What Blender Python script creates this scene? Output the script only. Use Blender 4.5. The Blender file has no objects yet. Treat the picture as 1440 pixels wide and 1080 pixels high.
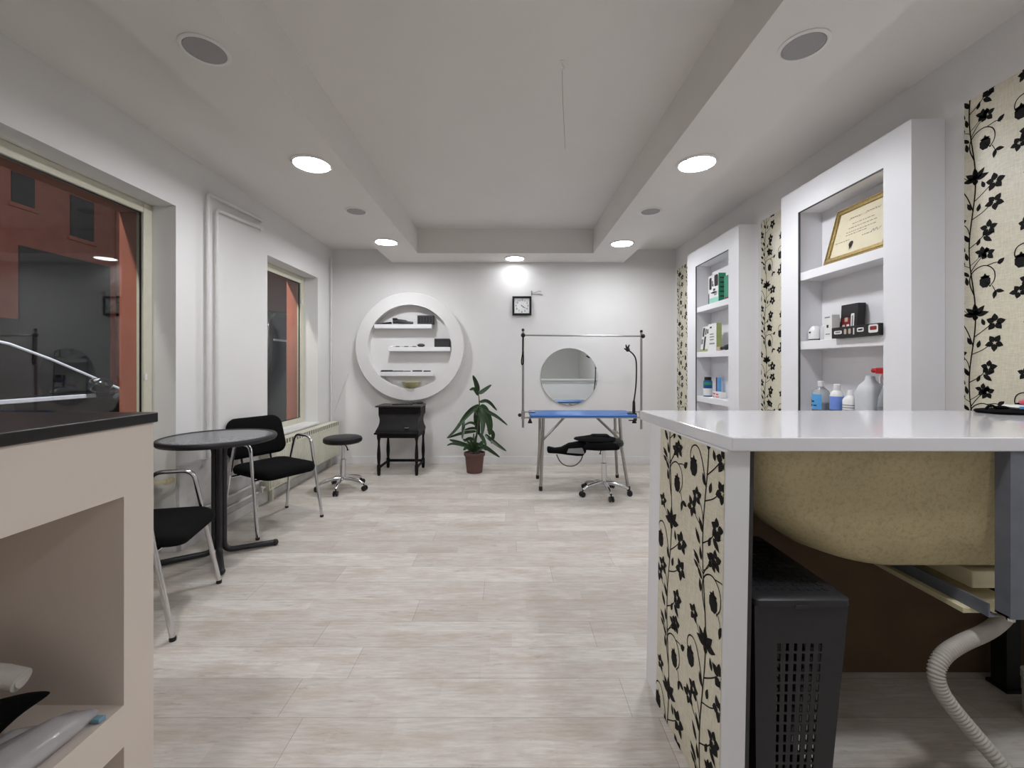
import bpy, bmesh, math, random
from mathutils import Vector, Matrix
random.seed(7)
PI = math.pi
COL = bpy.context.scene.collection
ROOT = {}

# ------------------------------------------------------------------ materials
def lin(c):
    return tuple(((v / 255) / 12.92 if v / 255 <= 0.04045 else ((v / 255 + 0.055) / 1.055) ** 2.4) for v in c)

def mat(name, rgb, rough=0.5, metal=0.0, var=0.06, scale=18.0, bump=0.0, bscale=120.0, trans=0.0, coat=0.0, spec=0.5, alpha=1.0, ior=1.45):
    """Principled material with a little procedural colour variation and optional bump; rgb in sRGB 0..255."""
    m = bpy.data.materials.new(name); m.use_nodes = True
    nt = m.node_tree; b = nt.nodes['Principled BSDF']
    c = lin(rgb)
    tc = nt.nodes.new('ShaderNodeTexCoord')
    nz = nt.nodes.new('ShaderNodeTexNoise'); nz.inputs['Scale'].default_value = scale; nz.inputs['Detail'].default_value = 4
    nt.links.new(tc.outputs['Object'], nz.inputs['Vector'])
    rp = nt.nodes.new('ShaderNodeValToRGB')
    rp.color_ramp.elements[0].position = 0.3; rp.color_ramp.elements[1].position = 0.7
    rp.color_ramp.elements[0].color = tuple(v * (1 - var) for v in c) + (1,)
    rp.color_ramp.elements[1].color = tuple(min(1, v * (1 + var)) for v in c) + (1,)
    nt.links.new(nz.outputs['Fac'], rp.inputs['Fac']); nt.links.new(rp.outputs['Color'], b.inputs['Base Color'])
    b.inputs['Roughness'].default_value = rough; b.inputs['Metallic'].default_value = metal
    b.inputs['Transmission Weight'].default_value = trans; b.inputs['Coat Weight'].default_value = coat
    b.inputs['Specular IOR Level'].default_value = spec; b.inputs['Alpha'].default_value = alpha; b.inputs['IOR'].default_value = ior
    if bump:
        n2 = nt.nodes.new('ShaderNodeTexNoise'); n2.inputs['Scale'].default_value = bscale; n2.inputs['Detail'].default_value = 3
        nt.links.new(tc.outputs['Object'], n2.inputs['Vector'])
        bp = nt.nodes.new('ShaderNodeBump'); bp.inputs['Strength'].default_value = bump; bp.inputs['Distance'].default_value = 0.004
        nt.links.new(n2.outputs['Fac'], bp.inputs['Height']); nt.links.new(bp.outputs['Normal'], b.inputs['Normal'])
    return m

def emit(name, rgb, strength):
    m = bpy.data.materials.new(name); m.use_nodes = True; nt = m.node_tree
    b = nt.nodes['Principled BSDF']; b.inputs['Base Color'].default_value = (0.8, 0.8, 0.8, 1)
    b.inputs['Emission Color'].default_value = lin(rgb) + (1,); b.inputs['Emission Strength'].default_value = strength
    return m

def glass_pane(name, tint=(0.93, 0.95, 0.94)):
    """Thin window glass: straight-through plus a mirror reflection at the real Fresnel amount."""
    m = bpy.data.materials.new(name); m.use_nodes = True; nt = m.node_tree; nt.nodes.clear()
    out = nt.nodes.new('ShaderNodeOutputMaterial'); mix = nt.nodes.new('ShaderNodeMixShader')
    tr = nt.nodes.new('ShaderNodeBsdfTransparent'); gl = nt.nodes.new('ShaderNodeBsdfGlossy'); fr = nt.nodes.new('ShaderNodeMath'); lw = nt.nodes.new('ShaderNodeLayerWeight'); pw = nt.nodes.new('ShaderNodeMath')
    nz = nt.nodes.new('ShaderNodeTexNoise'); nz.inputs['Scale'].default_value = 2.0
    mr = nt.nodes.new('ShaderNodeMapRange'); mr.inputs['To Min'].default_value = 0.0; mr.inputs['To Max'].default_value = 0.015
    tr.inputs['Color'].default_value = tint + (1,); gl.inputs['Color'].default_value = (0.9, 0.9, 0.9, 1); lw.inputs['Blend'].default_value = 0.5
    pw.operation = 'POWER'; pw.inputs[1].default_value = 5.0; nt.links.new(lw.outputs['Facing'], pw.inputs[0])
    fr.operation = 'MULTIPLY_ADD'; fr.inputs[1].default_value = 0.955; fr.inputs[2].default_value = 0.045; nt.links.new(pw.outputs[0], fr.inputs[0])
    nt.links.new(nz.outputs['Fac'], mr.inputs['Value']); nt.links.new(mr.outputs['Result'], gl.inputs['Roughness'])
    nt.links.new(fr.outputs[0], mix.inputs['Fac']); nt.links.new(tr.outputs[0], mix.inputs[1]); nt.links.new(gl.outputs[0], mix.inputs[2])
    nt.links.new(mix.outputs[0], out.inputs['Surface'])
    return m

def floor_mat():
    m = bpy.data.materials.new('washed_oak_planks'); m.use_nodes = True; nt = m.node_tree; b = nt.nodes['Principled BSDF']
    N = nt.nodes.new; L = nt.links.new
    tc = N('ShaderNodeTexCoord')
    br = N('ShaderNodeTexBrick'); br.offset = 0.0; br.squash = 1.0
    br.inputs['Scale'].default_value = 1.0; br.inputs['Brick Width'].default_value = 1.28; br.inputs['Row Height'].default_value = 0.192
    br.inputs['Mortar Size'].default_value = 0.0012; br.inputs['Mortar Smooth'].default_value = 0.4; br.inputs['Bias'].default_value = 0.0
    br.inputs['Color1'].default_value = lin((208, 202, 195)) + (1,); br.inputs['Color2'].default_value = lin((226, 221, 215)) + (1,)
    br.inputs['Mortar'].default_value = lin((158, 150, 142)) + (1,)
    sx = N('ShaderNodeSeparateXYZ'); L(tc.outputs['Object'], sx.inputs[0])          # every row starts at a place of its own
    dv = N('ShaderNodeMath'); dv.operation = 'DIVIDE'; dv.inputs[1].default_value = 0.192; L(sx.outputs['Y'], dv.inputs[0])
    fl_ = N('ShaderNodeMath'); fl_.operation = 'FLOOR'; L(dv.outputs[0], fl_.inputs[0])
    wn = N('ShaderNodeTexWhiteNoise'); wn.noise_dimensions = '1D'; L(fl_.outputs[0], wn.inputs['W'])
    ma = N('ShaderNodeMath'); ma.operation = 'MULTIPLY_ADD'; ma.inputs[1].default_value = 1.28; L(wn.outputs['Value'], ma.inputs[0]); L(sx.outputs['X'], ma.inputs[2])
    cx = N('ShaderNodeCombineXYZ'); L(ma.outputs[0], cx.inputs['X']); L(sx.outputs['Y'], cx.inputs['Y'])
    L(cx.outputs[0], br.inputs['Vector'])
    # grain along the planks
    mp = N('ShaderNodeMapping'); mp.inputs['Scale'].default_value = (4.0, 34, 1); L(tc.outputs['Object'], mp.inputs['Vector'])
    g = N('ShaderNodeTexNoise'); g.inputs['Scale'].default_value = 2.2; g.inputs['Detail'].default_value = 9; g.inputs['Roughness'].default_value = 0.66
    L(mp.outputs[0], g.inputs['Vector'])
    gr = N('ShaderNodeValToRGB'); gr.color_ramp.elements[0].position = 0.30; gr.color_ramp.elements[1].position = 0.62
    gr.color_ramp.elements[0].color = lin((204, 196, 186)) + (1,); gr.color_ramp.elements[1].color = (1, 1, 1, 1)
    L(g.outputs['Fac'], gr.inputs['Fac'])
    mx = N('ShaderNodeMix'); mx.data_type = 'RGBA'; mx.blend_type = 'MULTIPLY'; mx.inputs['Factor'].default_value = 0.6
    # each plank is printed as narrower strips of slightly different tone
    b2 = N('ShaderNodeTexBrick'); b2.offset = 0.43; b2.squash = 0.6; b2.squash_frequency = 3
    for k_, v_ in (('Scale', 1.0), ('Brick Width', 0.57), ('Row Height', 0.096), ('Mortar Size', 0.0004), ('Mortar Smooth', 1.0)): b2.inputs[k_].default_value = v_
    b2.inputs['Color1'].default_value = (.84, .815, .79, 1); b2.inputs['Color2'].default_value = (1, 1, 1, 1); b2.inputs['Mortar'].default_value = (.8, .78, .76, 1)
    L(cx.outputs[0], b2.inputs['Vector'])
    mb_ = N('ShaderNodeMix'); mb_.data_type = 'RGBA'; mb_.blend_type = 'MULTIPLY'; mb_.inputs['Factor'].default_value = 0.8
    L(br.outputs['Color'], mb_.inputs['A']); L(b2.outputs['Color'], mb_.inputs['B'])
    L(mb_.outputs['Result'], mx.inputs['A']); L(gr.outputs['Color'], mx.inputs['B'])
    # worn beige patches
    mp2 = N('ShaderNodeMapping'); mp2.inputs['Scale'].default_value = (1.5, 5.5, 1); L(tc.outputs['Object'], mp2.inputs['Vector'])
    w = N('ShaderNodeTexNoise'); w.inputs['Scale'].default_value = 1.7; w.inputs['Detail'].default_value = 6; w.inputs['Roughness'].default_value = 0.7
    L(mp2.outputs[0], w.inputs['Vector'])
    wr = N('ShaderNodeValToRGB'); wr.color_ramp.elements[0].position = 0.47; wr.color_ramp.elements[1].position = 0.70
    wr.color_ramp.elements[0].color = (0, 0, 0, 1); wr.color_ramp.elements[1].color = (0.62, 0.62, 0.62, 1)
    L(w.outputs['Fac'], wr.inputs['Fac'])
    m2 = N('ShaderNodeMix'); m2.data_type = 'RGBA'; m2.blend_type = 'MIX'
    L(wr.outputs['Color'], m2.inputs['Factor']); L(mx.outputs['Result'], m2.inputs['A']); m2.inputs['B'].default_value = lin((172, 154, 134)) + (1,)
    # small dark knots and scuffs
    mp3 = N('ShaderNodeMapping'); mp3.inputs['Scale'].default_value = (2.2, 9, 1); L(tc.outputs['Object'], mp3.inputs['Vector'])
    k = N('ShaderNodeTexNoise'); k.inputs['Scale'].default_value = 2.6; k.inputs['Detail'].default_value = 7; k.inputs['Roughness'].default_value = 0.72
    L(mp3.outputs[0], k.inputs['Vector'])
    kr = N('ShaderNodeValToRGB'); kr.color_ramp.elements[0].position = 0.60; kr.color_ramp.elements[1].position = 0.73
    kr.color_ramp.elements[0].color = (0, 0, 0, 1); kr.color_ramp.elements[1].color = (0.6, 0.6, 0.6, 1)
    L(k.outputs['Fac'], kr.inputs['Fac'])
    m3 = N('ShaderNodeMix'); m3.data_type = 'RGBA'; m3.blend_type = 'MIX'
    L(kr.outputs['Color'], m3.inputs['Factor']); L(m2.outputs['Result'], m3.inputs['A']); m3.inputs['B'].default_value = lin((116, 98, 80)) + (1,)
    L(m3.outputs['Result'], b.inputs['Base Color'])
    b.inputs['Roughness'].default_value = 0.42; b.inputs['Specular IOR Level'].default_value = 0.35
    bp = N('ShaderNodeBump'); bp.inputs['Strength'].default_value = 0.12; bp.inputs['Distance'].default_value = 0.003
    L(br.outputs['Fac'], bp.inputs['Height']); bp.invert = True; L(bp.outputs[0], b.inputs['Normal'])
    return m

def linen_mat():
    """Cream wallpaper with a fine woven grain."""
    m = bpy.data.materials.new('cream_linen_wallpaper'); m.use_nodes = True; nt = m.node_tree; b = nt.nodes['Principled BSDF']
    N = nt.nodes.new; L = nt.links.new
    tc = N('ShaderNodeTexCoord'); mp = N('ShaderNodeMapping'); mp.inputs['Scale'].default_value = (40, 40, 260); L(tc.outputs['Object'], mp.inputs['Vector'])
    n1 = N('ShaderNodeTexNoise'); n1.inputs['Scale'].default_value = 1.0; n1.inputs['Detail'].default_value = 5; L(mp.outputs[0], n1.inputs['Vector'])
    mp2 = N('ShaderNodeMapping'); mp2.inputs['Scale'].default_value = (300, 300, 22); L(tc.outputs['Object'], mp2.inputs['Vector'])
    n2 = N('ShaderNodeTexNoise'); n2.inputs['Scale'].default_value = 1.0; n2.inputs['Detail'].default_value = 4; L(mp2.outputs[0], n2.inputs['Vector'])
    ad = N('ShaderNodeMath'); ad.operation = 'ADD'; L(n1.outputs['Fac'], ad.inputs[0]); L(n2.outputs['Fac'], ad.inputs[1])
    mr = N('ShaderNodeMapRange'); mr.inputs['From Min'].default_value = 0.6; mr.inputs['From Max'].default_value = 1.4; L(ad.outputs[0], mr.inputs['Value'])
    rp = N('ShaderNodeValToRGB'); rp.color_ramp.elements[0].color = lin((196, 189, 165)) + (1,); rp.color_ramp.elements[1].color = lin((228, 222, 202)) + (1,)
    L(mr.outputs[0], rp.inputs['Fac']); L(rp.outputs['Color'], b.inputs['Base Color'])
    b.inputs['Roughness'].default_value = 0.42; b.inputs['Specular IOR Level'].default_value = 0.55
    bp = N('ShaderNodeBump'); bp.inputs['Strength'].default_value = 0.25; bp.inputs['Distance'].default_value = 0.001
    L(ad.outputs[0], bp.inputs['Height']); L(bp.outputs[0], b.inputs['Normal'])
    return m

def tub_mat():
    """Raw glass-fibre underside of the bath: mottled tan."""
    m = mat('raw_fibreglass', (196, 182, 142), 0.7, var=0.08, scale=7, bump=0.5, bscale=45)
    nt = m.node_tree; b = nt.nodes['Principled BSDF']; N = nt.nodes.new; L = nt.links.new
    old = b.inputs['Base Color'].links[0].from_socket
    tc = N('ShaderNodeTexCoord'); n = N('ShaderNodeTexNoise'); n.inputs['Scale'].default_value = 75; n.inputs['Detail'].default_value = 6; n.inputs['Roughness'].default_value = 0.8
    L(tc.outputs['Object'], n.inputs['Vector'])
    r = N('ShaderNodeValToRGB'); r.color_ramp.elements[0].position = 0.33; r.color_ramp.elements[1].position = 0.52
    r.color_ramp.elements[0].color = lin((186, 176, 158)) + (1,); r.color_ramp.elements[1].color = (1, 1, 1, 1)
    L(n.outputs['Fac'], r.inputs['Fac'])
    mx = N('ShaderNodeMix'); mx.data_type = 'RGBA'; mx.blend_type = 'MULTIPLY'; mx.inputs['Factor'].default_value = 0.5
    L(old, mx.inputs['A']); L(r.outputs['Color'], mx.inputs['B']); L(mx.outputs['Result'], b.inputs['Base Color'])
    return m

M = dict(
    wall=mat('white_wall_paint', (226, 224, 222), 0.75, var=0.015, scale=3, bump=0.05, bscale=60),
    ceil=mat('white_ceiling_paint', (229, 225, 221), 0.8, var=0.015, scale=2),
    trim=mat('white_trim_paint', (229, 227, 227), 0.5, var=0.02),
    cab=mat('white_cabinet_paint', (232, 231, 233), 0.45, var=0.012, scale=4),
    desk=mat('warm_white_desk_paint', (224, 212, 201), 0.6, var=0.02, scale=3),
    red=mat('terracotta_render', (158, 92, 74), 0.85, var=0.12, scale=4, bump=0.2, bscale=40),
    frame=mat('cream_window_frame', (206, 202, 184), 0.4, var=0.03),
    pane=glass_pane('window_glass'),
    floor=floor_mat(), linen=linen_mat(),
    vine=mat('black_flock_print', (15, 13, 12), 0.7, var=0.2, scale=60, spec=.25),
    gloss=mat('white_gloss_worktop', (228, 227, 230), 0.12, var=0.01, scale=3, coat=0.3),
    blackslab=mat('black_desk_top', (20, 18, 18), 0.35, var=0.2),
    radiator=mat('cream_radiator_enamel', (214, 211, 194), 0.4, var=0.03),
    grille=mat('radiator_grille_shade', (104, 100, 88), 0.5, var=0.1),
    pipe=mat('white_pipe_paint', (218, 216, 213), 0.4, var=0.03),
    dirt=mat('stained_skirting_white', (200, 198, 196), 0.5, var=0.12, scale=9),
    chrome=mat('chrome', (214, 214, 216), 0.14, 1.0, var=0.03),
    steel=mat('brushed_steel_tube', (176, 172, 166), 0.3, 1.0, var=0.08, scale=30),
    blackfab=mat('black_fabric', (14, 14, 15), 0.95, var=0.25, scale=200, bump=0.3, bscale=500, spec=.15),
    leather=mat('black_leatherette', (20, 19, 20), 0.42, var=0.2, scale=80, bump=0.15, bscale=300, spec=.35),
    blackpl=mat('black_plastic', (20, 20, 21), 0.42, var=0.15, scale=40),
    darktube=mat('dark_grey_powder_coat', (44, 43, 46), 0.4, 0.2, var=0.1),
    tabletop=mat('grey_laminate_tabletop', (112, 113, 116), 0.25, var=0.04, scale=40, coat=0.0),
    blackwood=mat('black_stained_wood', (16, 13, 13), 0.55, var=0.3, scale=14, spec=.25),
    blackwood2=mat('lighter_black_wood', (58, 53, 51), 0.3, var=0.2, scale=14),  # lighter and smoother than the black stained wood
    blue=mat('blue_rubber_table_mat', (58, 108, 176), 0.4, var=0.06, scale=80),
    white=mat('white_plastic', (232, 231, 230), 0.35, var=0.02),
    clock_face=mat('clock_face_white', (236, 236, 236), 0.4, var=0.01),
    mirror=mat('mirror_silver', (226, 232, 230), 0.015, 1.0, var=0.005, scale=2),
    leaf=mat('dark_green_leaf', (38, 62, 32), 0.35, var=0.35, scale=25),
    stem=mat('green_brown_stem', (84, 92, 58), 0.6, var=0.15),
    pot=mat('brown_clay_pot', (98, 70, 64), 0.6, var=0.1),
    soil=mat('potting_soil', (38, 28, 22), 0.95, var=0.3, scale=90, bump=0.8, bscale=90),
    tub=tub_mat(),
    brown=mat('brown_hardboard', (92, 72, 52), 0.8, var=0.15, scale=6),
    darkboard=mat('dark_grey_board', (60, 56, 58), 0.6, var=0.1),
    bluesteel=mat('dark_grey_painted_steel', (112, 116, 126), 0.45, 0.0, var=0.1, scale=20),
    cream=mat('cream_painted_plank', (214, 204, 170), 0.6, var=0.06),
    basket=mat('charcoal_basket_plastic', (42, 42, 45), 0.42, var=0.08, scale=50),
    hose=mat('grey_ribbed_hose', (172, 166, 158), 0.5, var=0.06),
    gold=mat('gilded_frame', (156, 134, 84), 0.42, 0.5, var=0.25, scale=90, bump=0.6, bscale=160),
    paper=mat('cream_certificate_paper', (214, 204, 176), 0.55, var=0.03),
    ink=mat('faded_ink', (96, 88, 76), 0.7), ink2=mat('dark_ink', (46, 34, 34), 0.7), inkblue=mat('blue_ink', (60, 66, 96), 0.7),
    mint=mat('mint_carton', (150, 206, 184), 0.45, var=0.06), teal=mat('teal_green_carton', (54, 142, 112), 0.45, var=0.06),
    olive=mat('olive_green_carton', (158, 168, 104), 0.45, var=0.06), carton=mat('white_carton', (226, 226, 222), 0.45, var=0.02),
    blackbox=mat('black_carton', (24, 20, 22), 0.35, var=0.15), redprint=mat('dark_red_print', (126, 28, 34), 0.4, var=0.2, scale=60),
    red_pl=mat('red_plastic', (178, 14, 24), 0.3, var=0.05), pinkpl=mat('pink_plastic', (214, 84, 112), 0.35, var=0.05),
    label_blue=mat('sky_blue_label', (92, 164, 224), 0.4, var=0.06), label_vio=mat('violet_blue_label', (112, 142, 214), 0.4, var=0.06),
    darkliq=mat('dark_teal_liquid', (34, 56, 68), 0.2, var=0.1), clearpl=mat('clear_bottle_plastic', (222, 228, 230), 0.12, trans=0.75, var=0.01),
    milky=mat('milky_white_plastic', (226, 228, 230), 0.3, trans=0.25, var=0.02),
    film=mat('crumpled_clear_film', (214, 210, 212), 0.18, trans=0.35, var=0.05, bump=0.5, bscale=30),
    bluestrip=mat('pale_blue_strip', (128, 166, 184), 0.4, var=0.04), whitecloth=mat('white_cloth_roll', (218, 214, 208), 0.85, var=0.04, bump=0.3),
    beige=mat('beige_plastic', (190, 172, 150), 0.5), yellow=mat('pale_yellow_glass', (206, 202, 150), 0.2, trans=0.3, var=0.05),
    spk=mat('grey_speaker_grille', (164, 160, 160), 0.6, var=0.06, scale=300, bump=0.5, bscale=600),
    lamp=emit('lit_lamp_diffuser', (247, 250, 255), 50.0),
    lamp_dim=emit('dimmer_lamp_diffuser', (247, 250, 255), 8.0),
    ring=mat('white_lamp_ring', (230, 228, 225), 0.3, var=0.02),
    asphalt=mat('dark_asphalt', (46, 46, 50), 0.8, var=0.2, scale=40, bump=0.4), carpaint=mat('dark_car_paint', (12, 13, 17), 0.2, 0.0, var=0.05, coat=1.0),
    carglass=mat('dark_car_glass', (14, 15, 18), 0.05, var=0.05, spec=0.8), car_glint_stripe=mat('pale_car_glint_and_stripe', (236, 240, 250), 0.5, 0.0, var=0.03),  # pale colour for the car's painted highlights and the van stripe
    tyre=mat('tyre_rubber', (18, 18, 18), 0.85), shutter=mat('dark_grey_shutter', (52, 50, 52), 0.6, var=0.1, scale=8),
    vanpaint=mat('charcoal_van_paint', (46, 46, 52), 0.3, 0.2, var=0.05, coat=0.5),
    thread=mat('pale_grey_thread', (150, 146, 143), 0.6),
    wire=mat('grey_wire', (96, 92, 90), 0.5, 0.4), greypl=mat('grey_print', (130, 130, 132), 0.5),
    tin=mat('blue_spray_can', (44, 84, 140), 0.3, 0.3, var=0.1), darkgrey=mat('dark_grey_plastic', (54, 52, 54), 0.45, var=0.12),
)

# ------------------------------------------------------------------ geometry helpers
def chaikin(pts, n=3):
    pts = [Vector(p) for p in pts]
    for _ in range(n):
        out = [pts[0]]
        for a, b in zip(pts[:-1], pts[1:]):
            out += [a * 0.75 + b * 0.25, a * 0.25 + b * 0.75]
        out.append(pts[-1]); pts = out
    return pts

def rrect(x0, x1, y0, y1, r, z, n=6):
    r = min(r, (x1 - x0) / 2 - 1e-4, (y1 - y0) / 2 - 1e-4); out = []
    for cx, cy, a0 in ((x1 - r, y1 - r, 0), (x0 + r, y1 - r, 90), (x0 + r, y0 + r, 180), (x1 - r, y0 + r, 270)):
        for i in range(n + 1):
            a = math.radians(a0 + 90 * i / n); out.append((cx + r * math.cos(a), cy + r * math.sin(a), z))
    return out

class MB:
    def __init__(s): s.bm = bmesh.new()
    def face(s, pts, mi=0):
        try:
            f = s.bm.faces.new([s.bm.verts.new(Vector(p)) for p in pts]); f.material_index = mi; return f
        except ValueError: return None
    def hexa(s, p, mi=0):
        v = [s.bm.verts.new(Vector(q)) for q in p]
        for i in ((3, 2, 1, 0), (4, 5, 6, 7), (0, 1, 5, 4), (1, 2, 6, 5), (2, 3, 7, 6), (3, 0, 4, 7)):
            s.bm.faces.new([v[k] for k in i]).material_index = mi
        return s
    def box(s, x0, x1, y0, y1, z0, z1, mi=0):
        return s.hexa([(x0, y0, z0), (x1, y0, z0), (x1, y1, z0), (x0, y1, z0), (x0, y0, z1), (x1, y0, z1), (x1, y1, z1), (x0, y1, z1)], mi)
    def prism(s, pts, vec, mi=0):
        a = [s.bm.verts.new(Vector(p)) for p in pts]; b = [s.bm.verts.new(Vector(p) + Vector(vec)) for p in pts]; n = len(a)
        s.bm.faces.new(a[::-1]).material_index = mi; s.bm.faces.new(b).material_index = mi
        for i in range(n): s.bm.faces.new([a[i], a[(i + 1) % n], b[(i + 1) % n], b[i]]).material_index = mi
        return s
    def loft(s, rings, mi=0, cap0=True, cap1=True, closed=True):
        R = [[s.bm.verts.new(Vector(p)) for p in r] for r in rings]; n = len(R[0])
        for a, b in zip(R[:-1], R[1:]):
            for i in range(n if closed else n - 1):
                s.bm.faces.new([a[i], a[(i + 1) % n], b[(i + 1) % n], b[i]]).material_index = mi
        if cap0: s.bm.faces.new(R[0][::-1]).material_index = mi
        if cap1: s.bm.faces.new(R[-1]).material_index = mi
        return s
    def tube(s, pts, r, seg=12, mi=0, caps=True, smooth=0):
        if smooth: pts = chaikin(pts, smooth)
        P = [Vector(p) for p in pts]; n = len(P)
        rr = r if isinstance(r, (list, tuple)) else [r] * n
        if len(rr) != n: rr = [rr[int(i * (len(rr) - 1) / (n - 1))] for i in range(n)]
        T = [(P[min(i + 1, n - 1)] - P[max(i - 1, 0)]).normalized() for i in range(n)]
        u = T[0].orthogonal().normalized(); rings = []
        for i in range(n):
            u = (u - T[i] * u.dot(T[i])); u = u.normalized() if u.length > 1e-6 else T[i].orthogonal().normalized()
            w = T[i].cross(u)
            rings.append([P[i] + (u * math.cos(2 * PI * k / seg) + w * math.sin(2 * PI * k / seg)) * rr[i] for k in range(seg)])
        return s.loft(rings, mi, caps, caps)
    def lathe(s, prof, c=(0, 0, 0), seg=32, axis='z', mi=0, caps=True):
        rings = []
        for r, h in prof:
            ring = []
            for k in range(seg):
                a = 2 * PI * k / seg; x, y = r * math.cos(a), r * math.sin(a)
                q = (x, y, h) if axis == 'z' else ((x, h, y) if axis == 'y' else (h, x, y))
                ring.append((c[0] + q[0], c[1] + q[1], c[2] + q[2]))
            rings.append(ring)
        return s.loft(rings, mi, caps, caps)
    def ball(s, c, rx, ry=None, rz=None, seg=16, mi=0):
        ry = ry or rx; rz = rz or rx; n = seg // 2
        rings = [[(c[0] + rx * math.sin(PI * j / n) * math.cos(2 * PI * k / seg), c[1] + ry * math.sin(PI * j / n) * math.sin(2 * PI * k / seg), c[2] - rz * math.cos(PI * j / n)) for k in range(seg)] for j in range(1, n)]
        return s.loft(rings, mi)
    def obj(s, name, m, parent=None, bevel=0.0, seg=2, smooth=True, local=False, angle=38):
        bm = s.bm
        bmesh.ops.recalc_face_normals(bm, faces=bm.faces[:])
        if parent is not None and not local:
            q = parent
            while q not in ROOT: q = q.parent
            bmesh.ops.transform(bm, matrix=ROOT[q].inverted(), verts=bm.verts[:])
        me = bpy.data.meshes.new(name); bm.to_mesh(me); bm.free()
        for k in (m if isinstance(m, (list, tuple)) else [m]): me.materials.append(M[k] if isinstance(k, str) else k)
        if smooth:
            for p in me.polygons: p.use_smooth = True
            me.set_sharp_from_angle(angle=math.radians(angle))
        o = bpy.data.objects.new(name, me); COL.objects.link(o)
        if parent is not None: o.parent = parent
        if bevel:
            b = o.modifiers.new('bevel', 'BEVEL'); b.width = bevel; b.segments = seg; b.limit_method = 'ANGLE'; b.angle_limit = math.radians(40)
        return o

def thing(name, label, cat, loc=(0, 0, 0), rz=0.0, group=None):
    o = bpy.data.objects.new(name, None); COL.objects.link(o); o.empty_display_size = 0.1
    o.location = loc; o.rotation_euler = (0, 0, rz); o['label'] = label; o['category'] = cat
    if group: o['group'] = group
    ROOT[o] = Matrix.Translation(loc) @ Matrix.Rotation(rz, 4, 'Z')
    return o

def tag(o, label, cat, group=None):
    o['label'] = label; o['category'] = cat
    if group: o['group'] = group
    ROOT[o] = Matrix.Identity(4)
    return o

def struct(o):
    o['kind'] = 'structure'; ROOT[o] = Matrix.Identity(4); return o

def dup(root, loc, rz, label):
    r = root.copy(); COL.objects.link(r); r.location = loc; r.rotation_euler = (0, 0, rz); r['label'] = label
    for ch in list(root.children):
        c = ch.copy(); COL.objects.link(c); c.parent = r
        for g in list(ch.children):
            d = g.copy(); COL.objects.link(d); d.parent = c
    return r

def text_mesh(txt, size, to_world, mb, mi=0, depth=0.0008):
    """Adds lettering as flat polygons to a mesh builder; to_world maps (x, y) of the text plane to a point."""
    cu = bpy.data.curves.new('txt', 'FONT'); cu.body = txt; cu.size = size; cu.align_x = 'CENTER'; cu.align_y = 'CENTER'; cu.resolution_u = 3
    o = bpy.data.objects.new('txt', cu); COL.objects.link(o)
    dg = bpy.context.evaluated_depsgraph_get(); dg.update()
    me = bpy.data.meshes.new_from_object(o.evaluated_get(dg))
    vs = [mb.bm.verts.new(Vector(to_world(v.co.x, v.co.y))) for v in me.vertices]
    for p in me.polygons:
        try: mb.bm.faces.new([vs[i] for i in p.vertices]).material_index = mi
        except ValueError: pass
    bpy.data.objects.remove(o); bpy.data.meshes.remove(me); bpy.data.curves.remove(cu)

# ------------------------------------------------------------------ room numbers (metres; camera stands at the origin looking along +Y)
XL, XR, YB, YF = -2.265, 2.137, 5.48, -2.2
XO = -2.59                     # outer face of the street wall
ZS, ZC, ZM = 2.585, 2.75, 2.87  # soffit, side ceiling, middle ceiling

# ------------------------------------------------------------------ shell
struct(MB().box(XL - 0.33, XR + 0.15, YF - 0.1, YB + 0.15, -0.06, 0).obj('floor', 'floor', smooth=False))
struct(MB().box(XL - 0.3, XR + 0.15, YB, YB + 0.12, 0, 2.95).obj('wall_back', 'wall', smooth=False))
struct(MB().box(XL - 0.3, XR + 0.15, YF - 0.12, YF, 0, 2.95).obj('wall_front', 'wall', smooth=False))
struct(MB().box(XR, XR + 0.12, YF, YB, 0, 2.95).obj('wall_right', 'wall', smooth=False))
w = MB()
XI = -2.47
for y0, y1, z0, z1 in ((YF, 0.55, 0, 2.95), (2.90, 3.997, 0, 2.95), (5.05, YB, 0, 2.95), (0.55, 2.90, 2.35, 2.95), (3.997, 5.05, 2.30, 2.95), (3.997, 5.05, 0, 0.575)):
    w.box(XI, XL, y0, y1, z0, z1, 0)
w.box(XI, -2.43, 0.55, 2.90, 0, 0.60, 0)
for y0, y1, z0, z1 in ((YF, 0.61, -0.1, 6), (2.835, 4.06, -0.1, 6), (4.965, YB + 3, -0.1, 6), (0.61, 2.835, 2.285, 6), (4.06, 4.965, 2.245, 6), (4.06, 4.965, -0.1, 0.62), (0.61, 2.835, -0.1, 0.64)):
    w.box(XO, XI, y0, y1, z0, z1, 1)
struct(w.obj('wall_left', ['wall', 'red'], smooth=False))
c = MB().box(XL - 0.3, XR + 0.15, YF, YB, ZM, ZM + 0.08)
c.box(XL - 0.01, -1.30, YF, YB, ZC, ZM); c.box(1.25, XR + 0.01, YF, YB, ZC, ZM)
struct(c.obj('ceiling', 'ceil', smooth=False))
s = MB().box(-1.504, -1.08, YF, YB, ZS, ZC); s.box(0.99, 1.47, YF, YB, ZS, ZC); s.box(-1.08, 0.99, 5.03, YB, ZS, ZC)
s.box(-1.30, -1.08, YF, YB, ZC, ZM); s.box(0.99, 1.25, YF, YB, ZC, ZM); s.box(-1.08, 0.99, 5.03, YB, ZC, ZM)
struct(s.obj('trim_1', 'ceil', smooth=False))            # the dropped soffit ring
struct(MB().box(XL, XL + 0.02, 2.905, 3.995, 0, 0.577).obj('trim_2', 'dirt', bevel=0.004))   # low panelling under the left wall
struct(MB().box(XL, XR, YB - 0.014, YB, 0, 0.095).obj('baseboard_back', 'trim', bevel=0.003))
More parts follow.
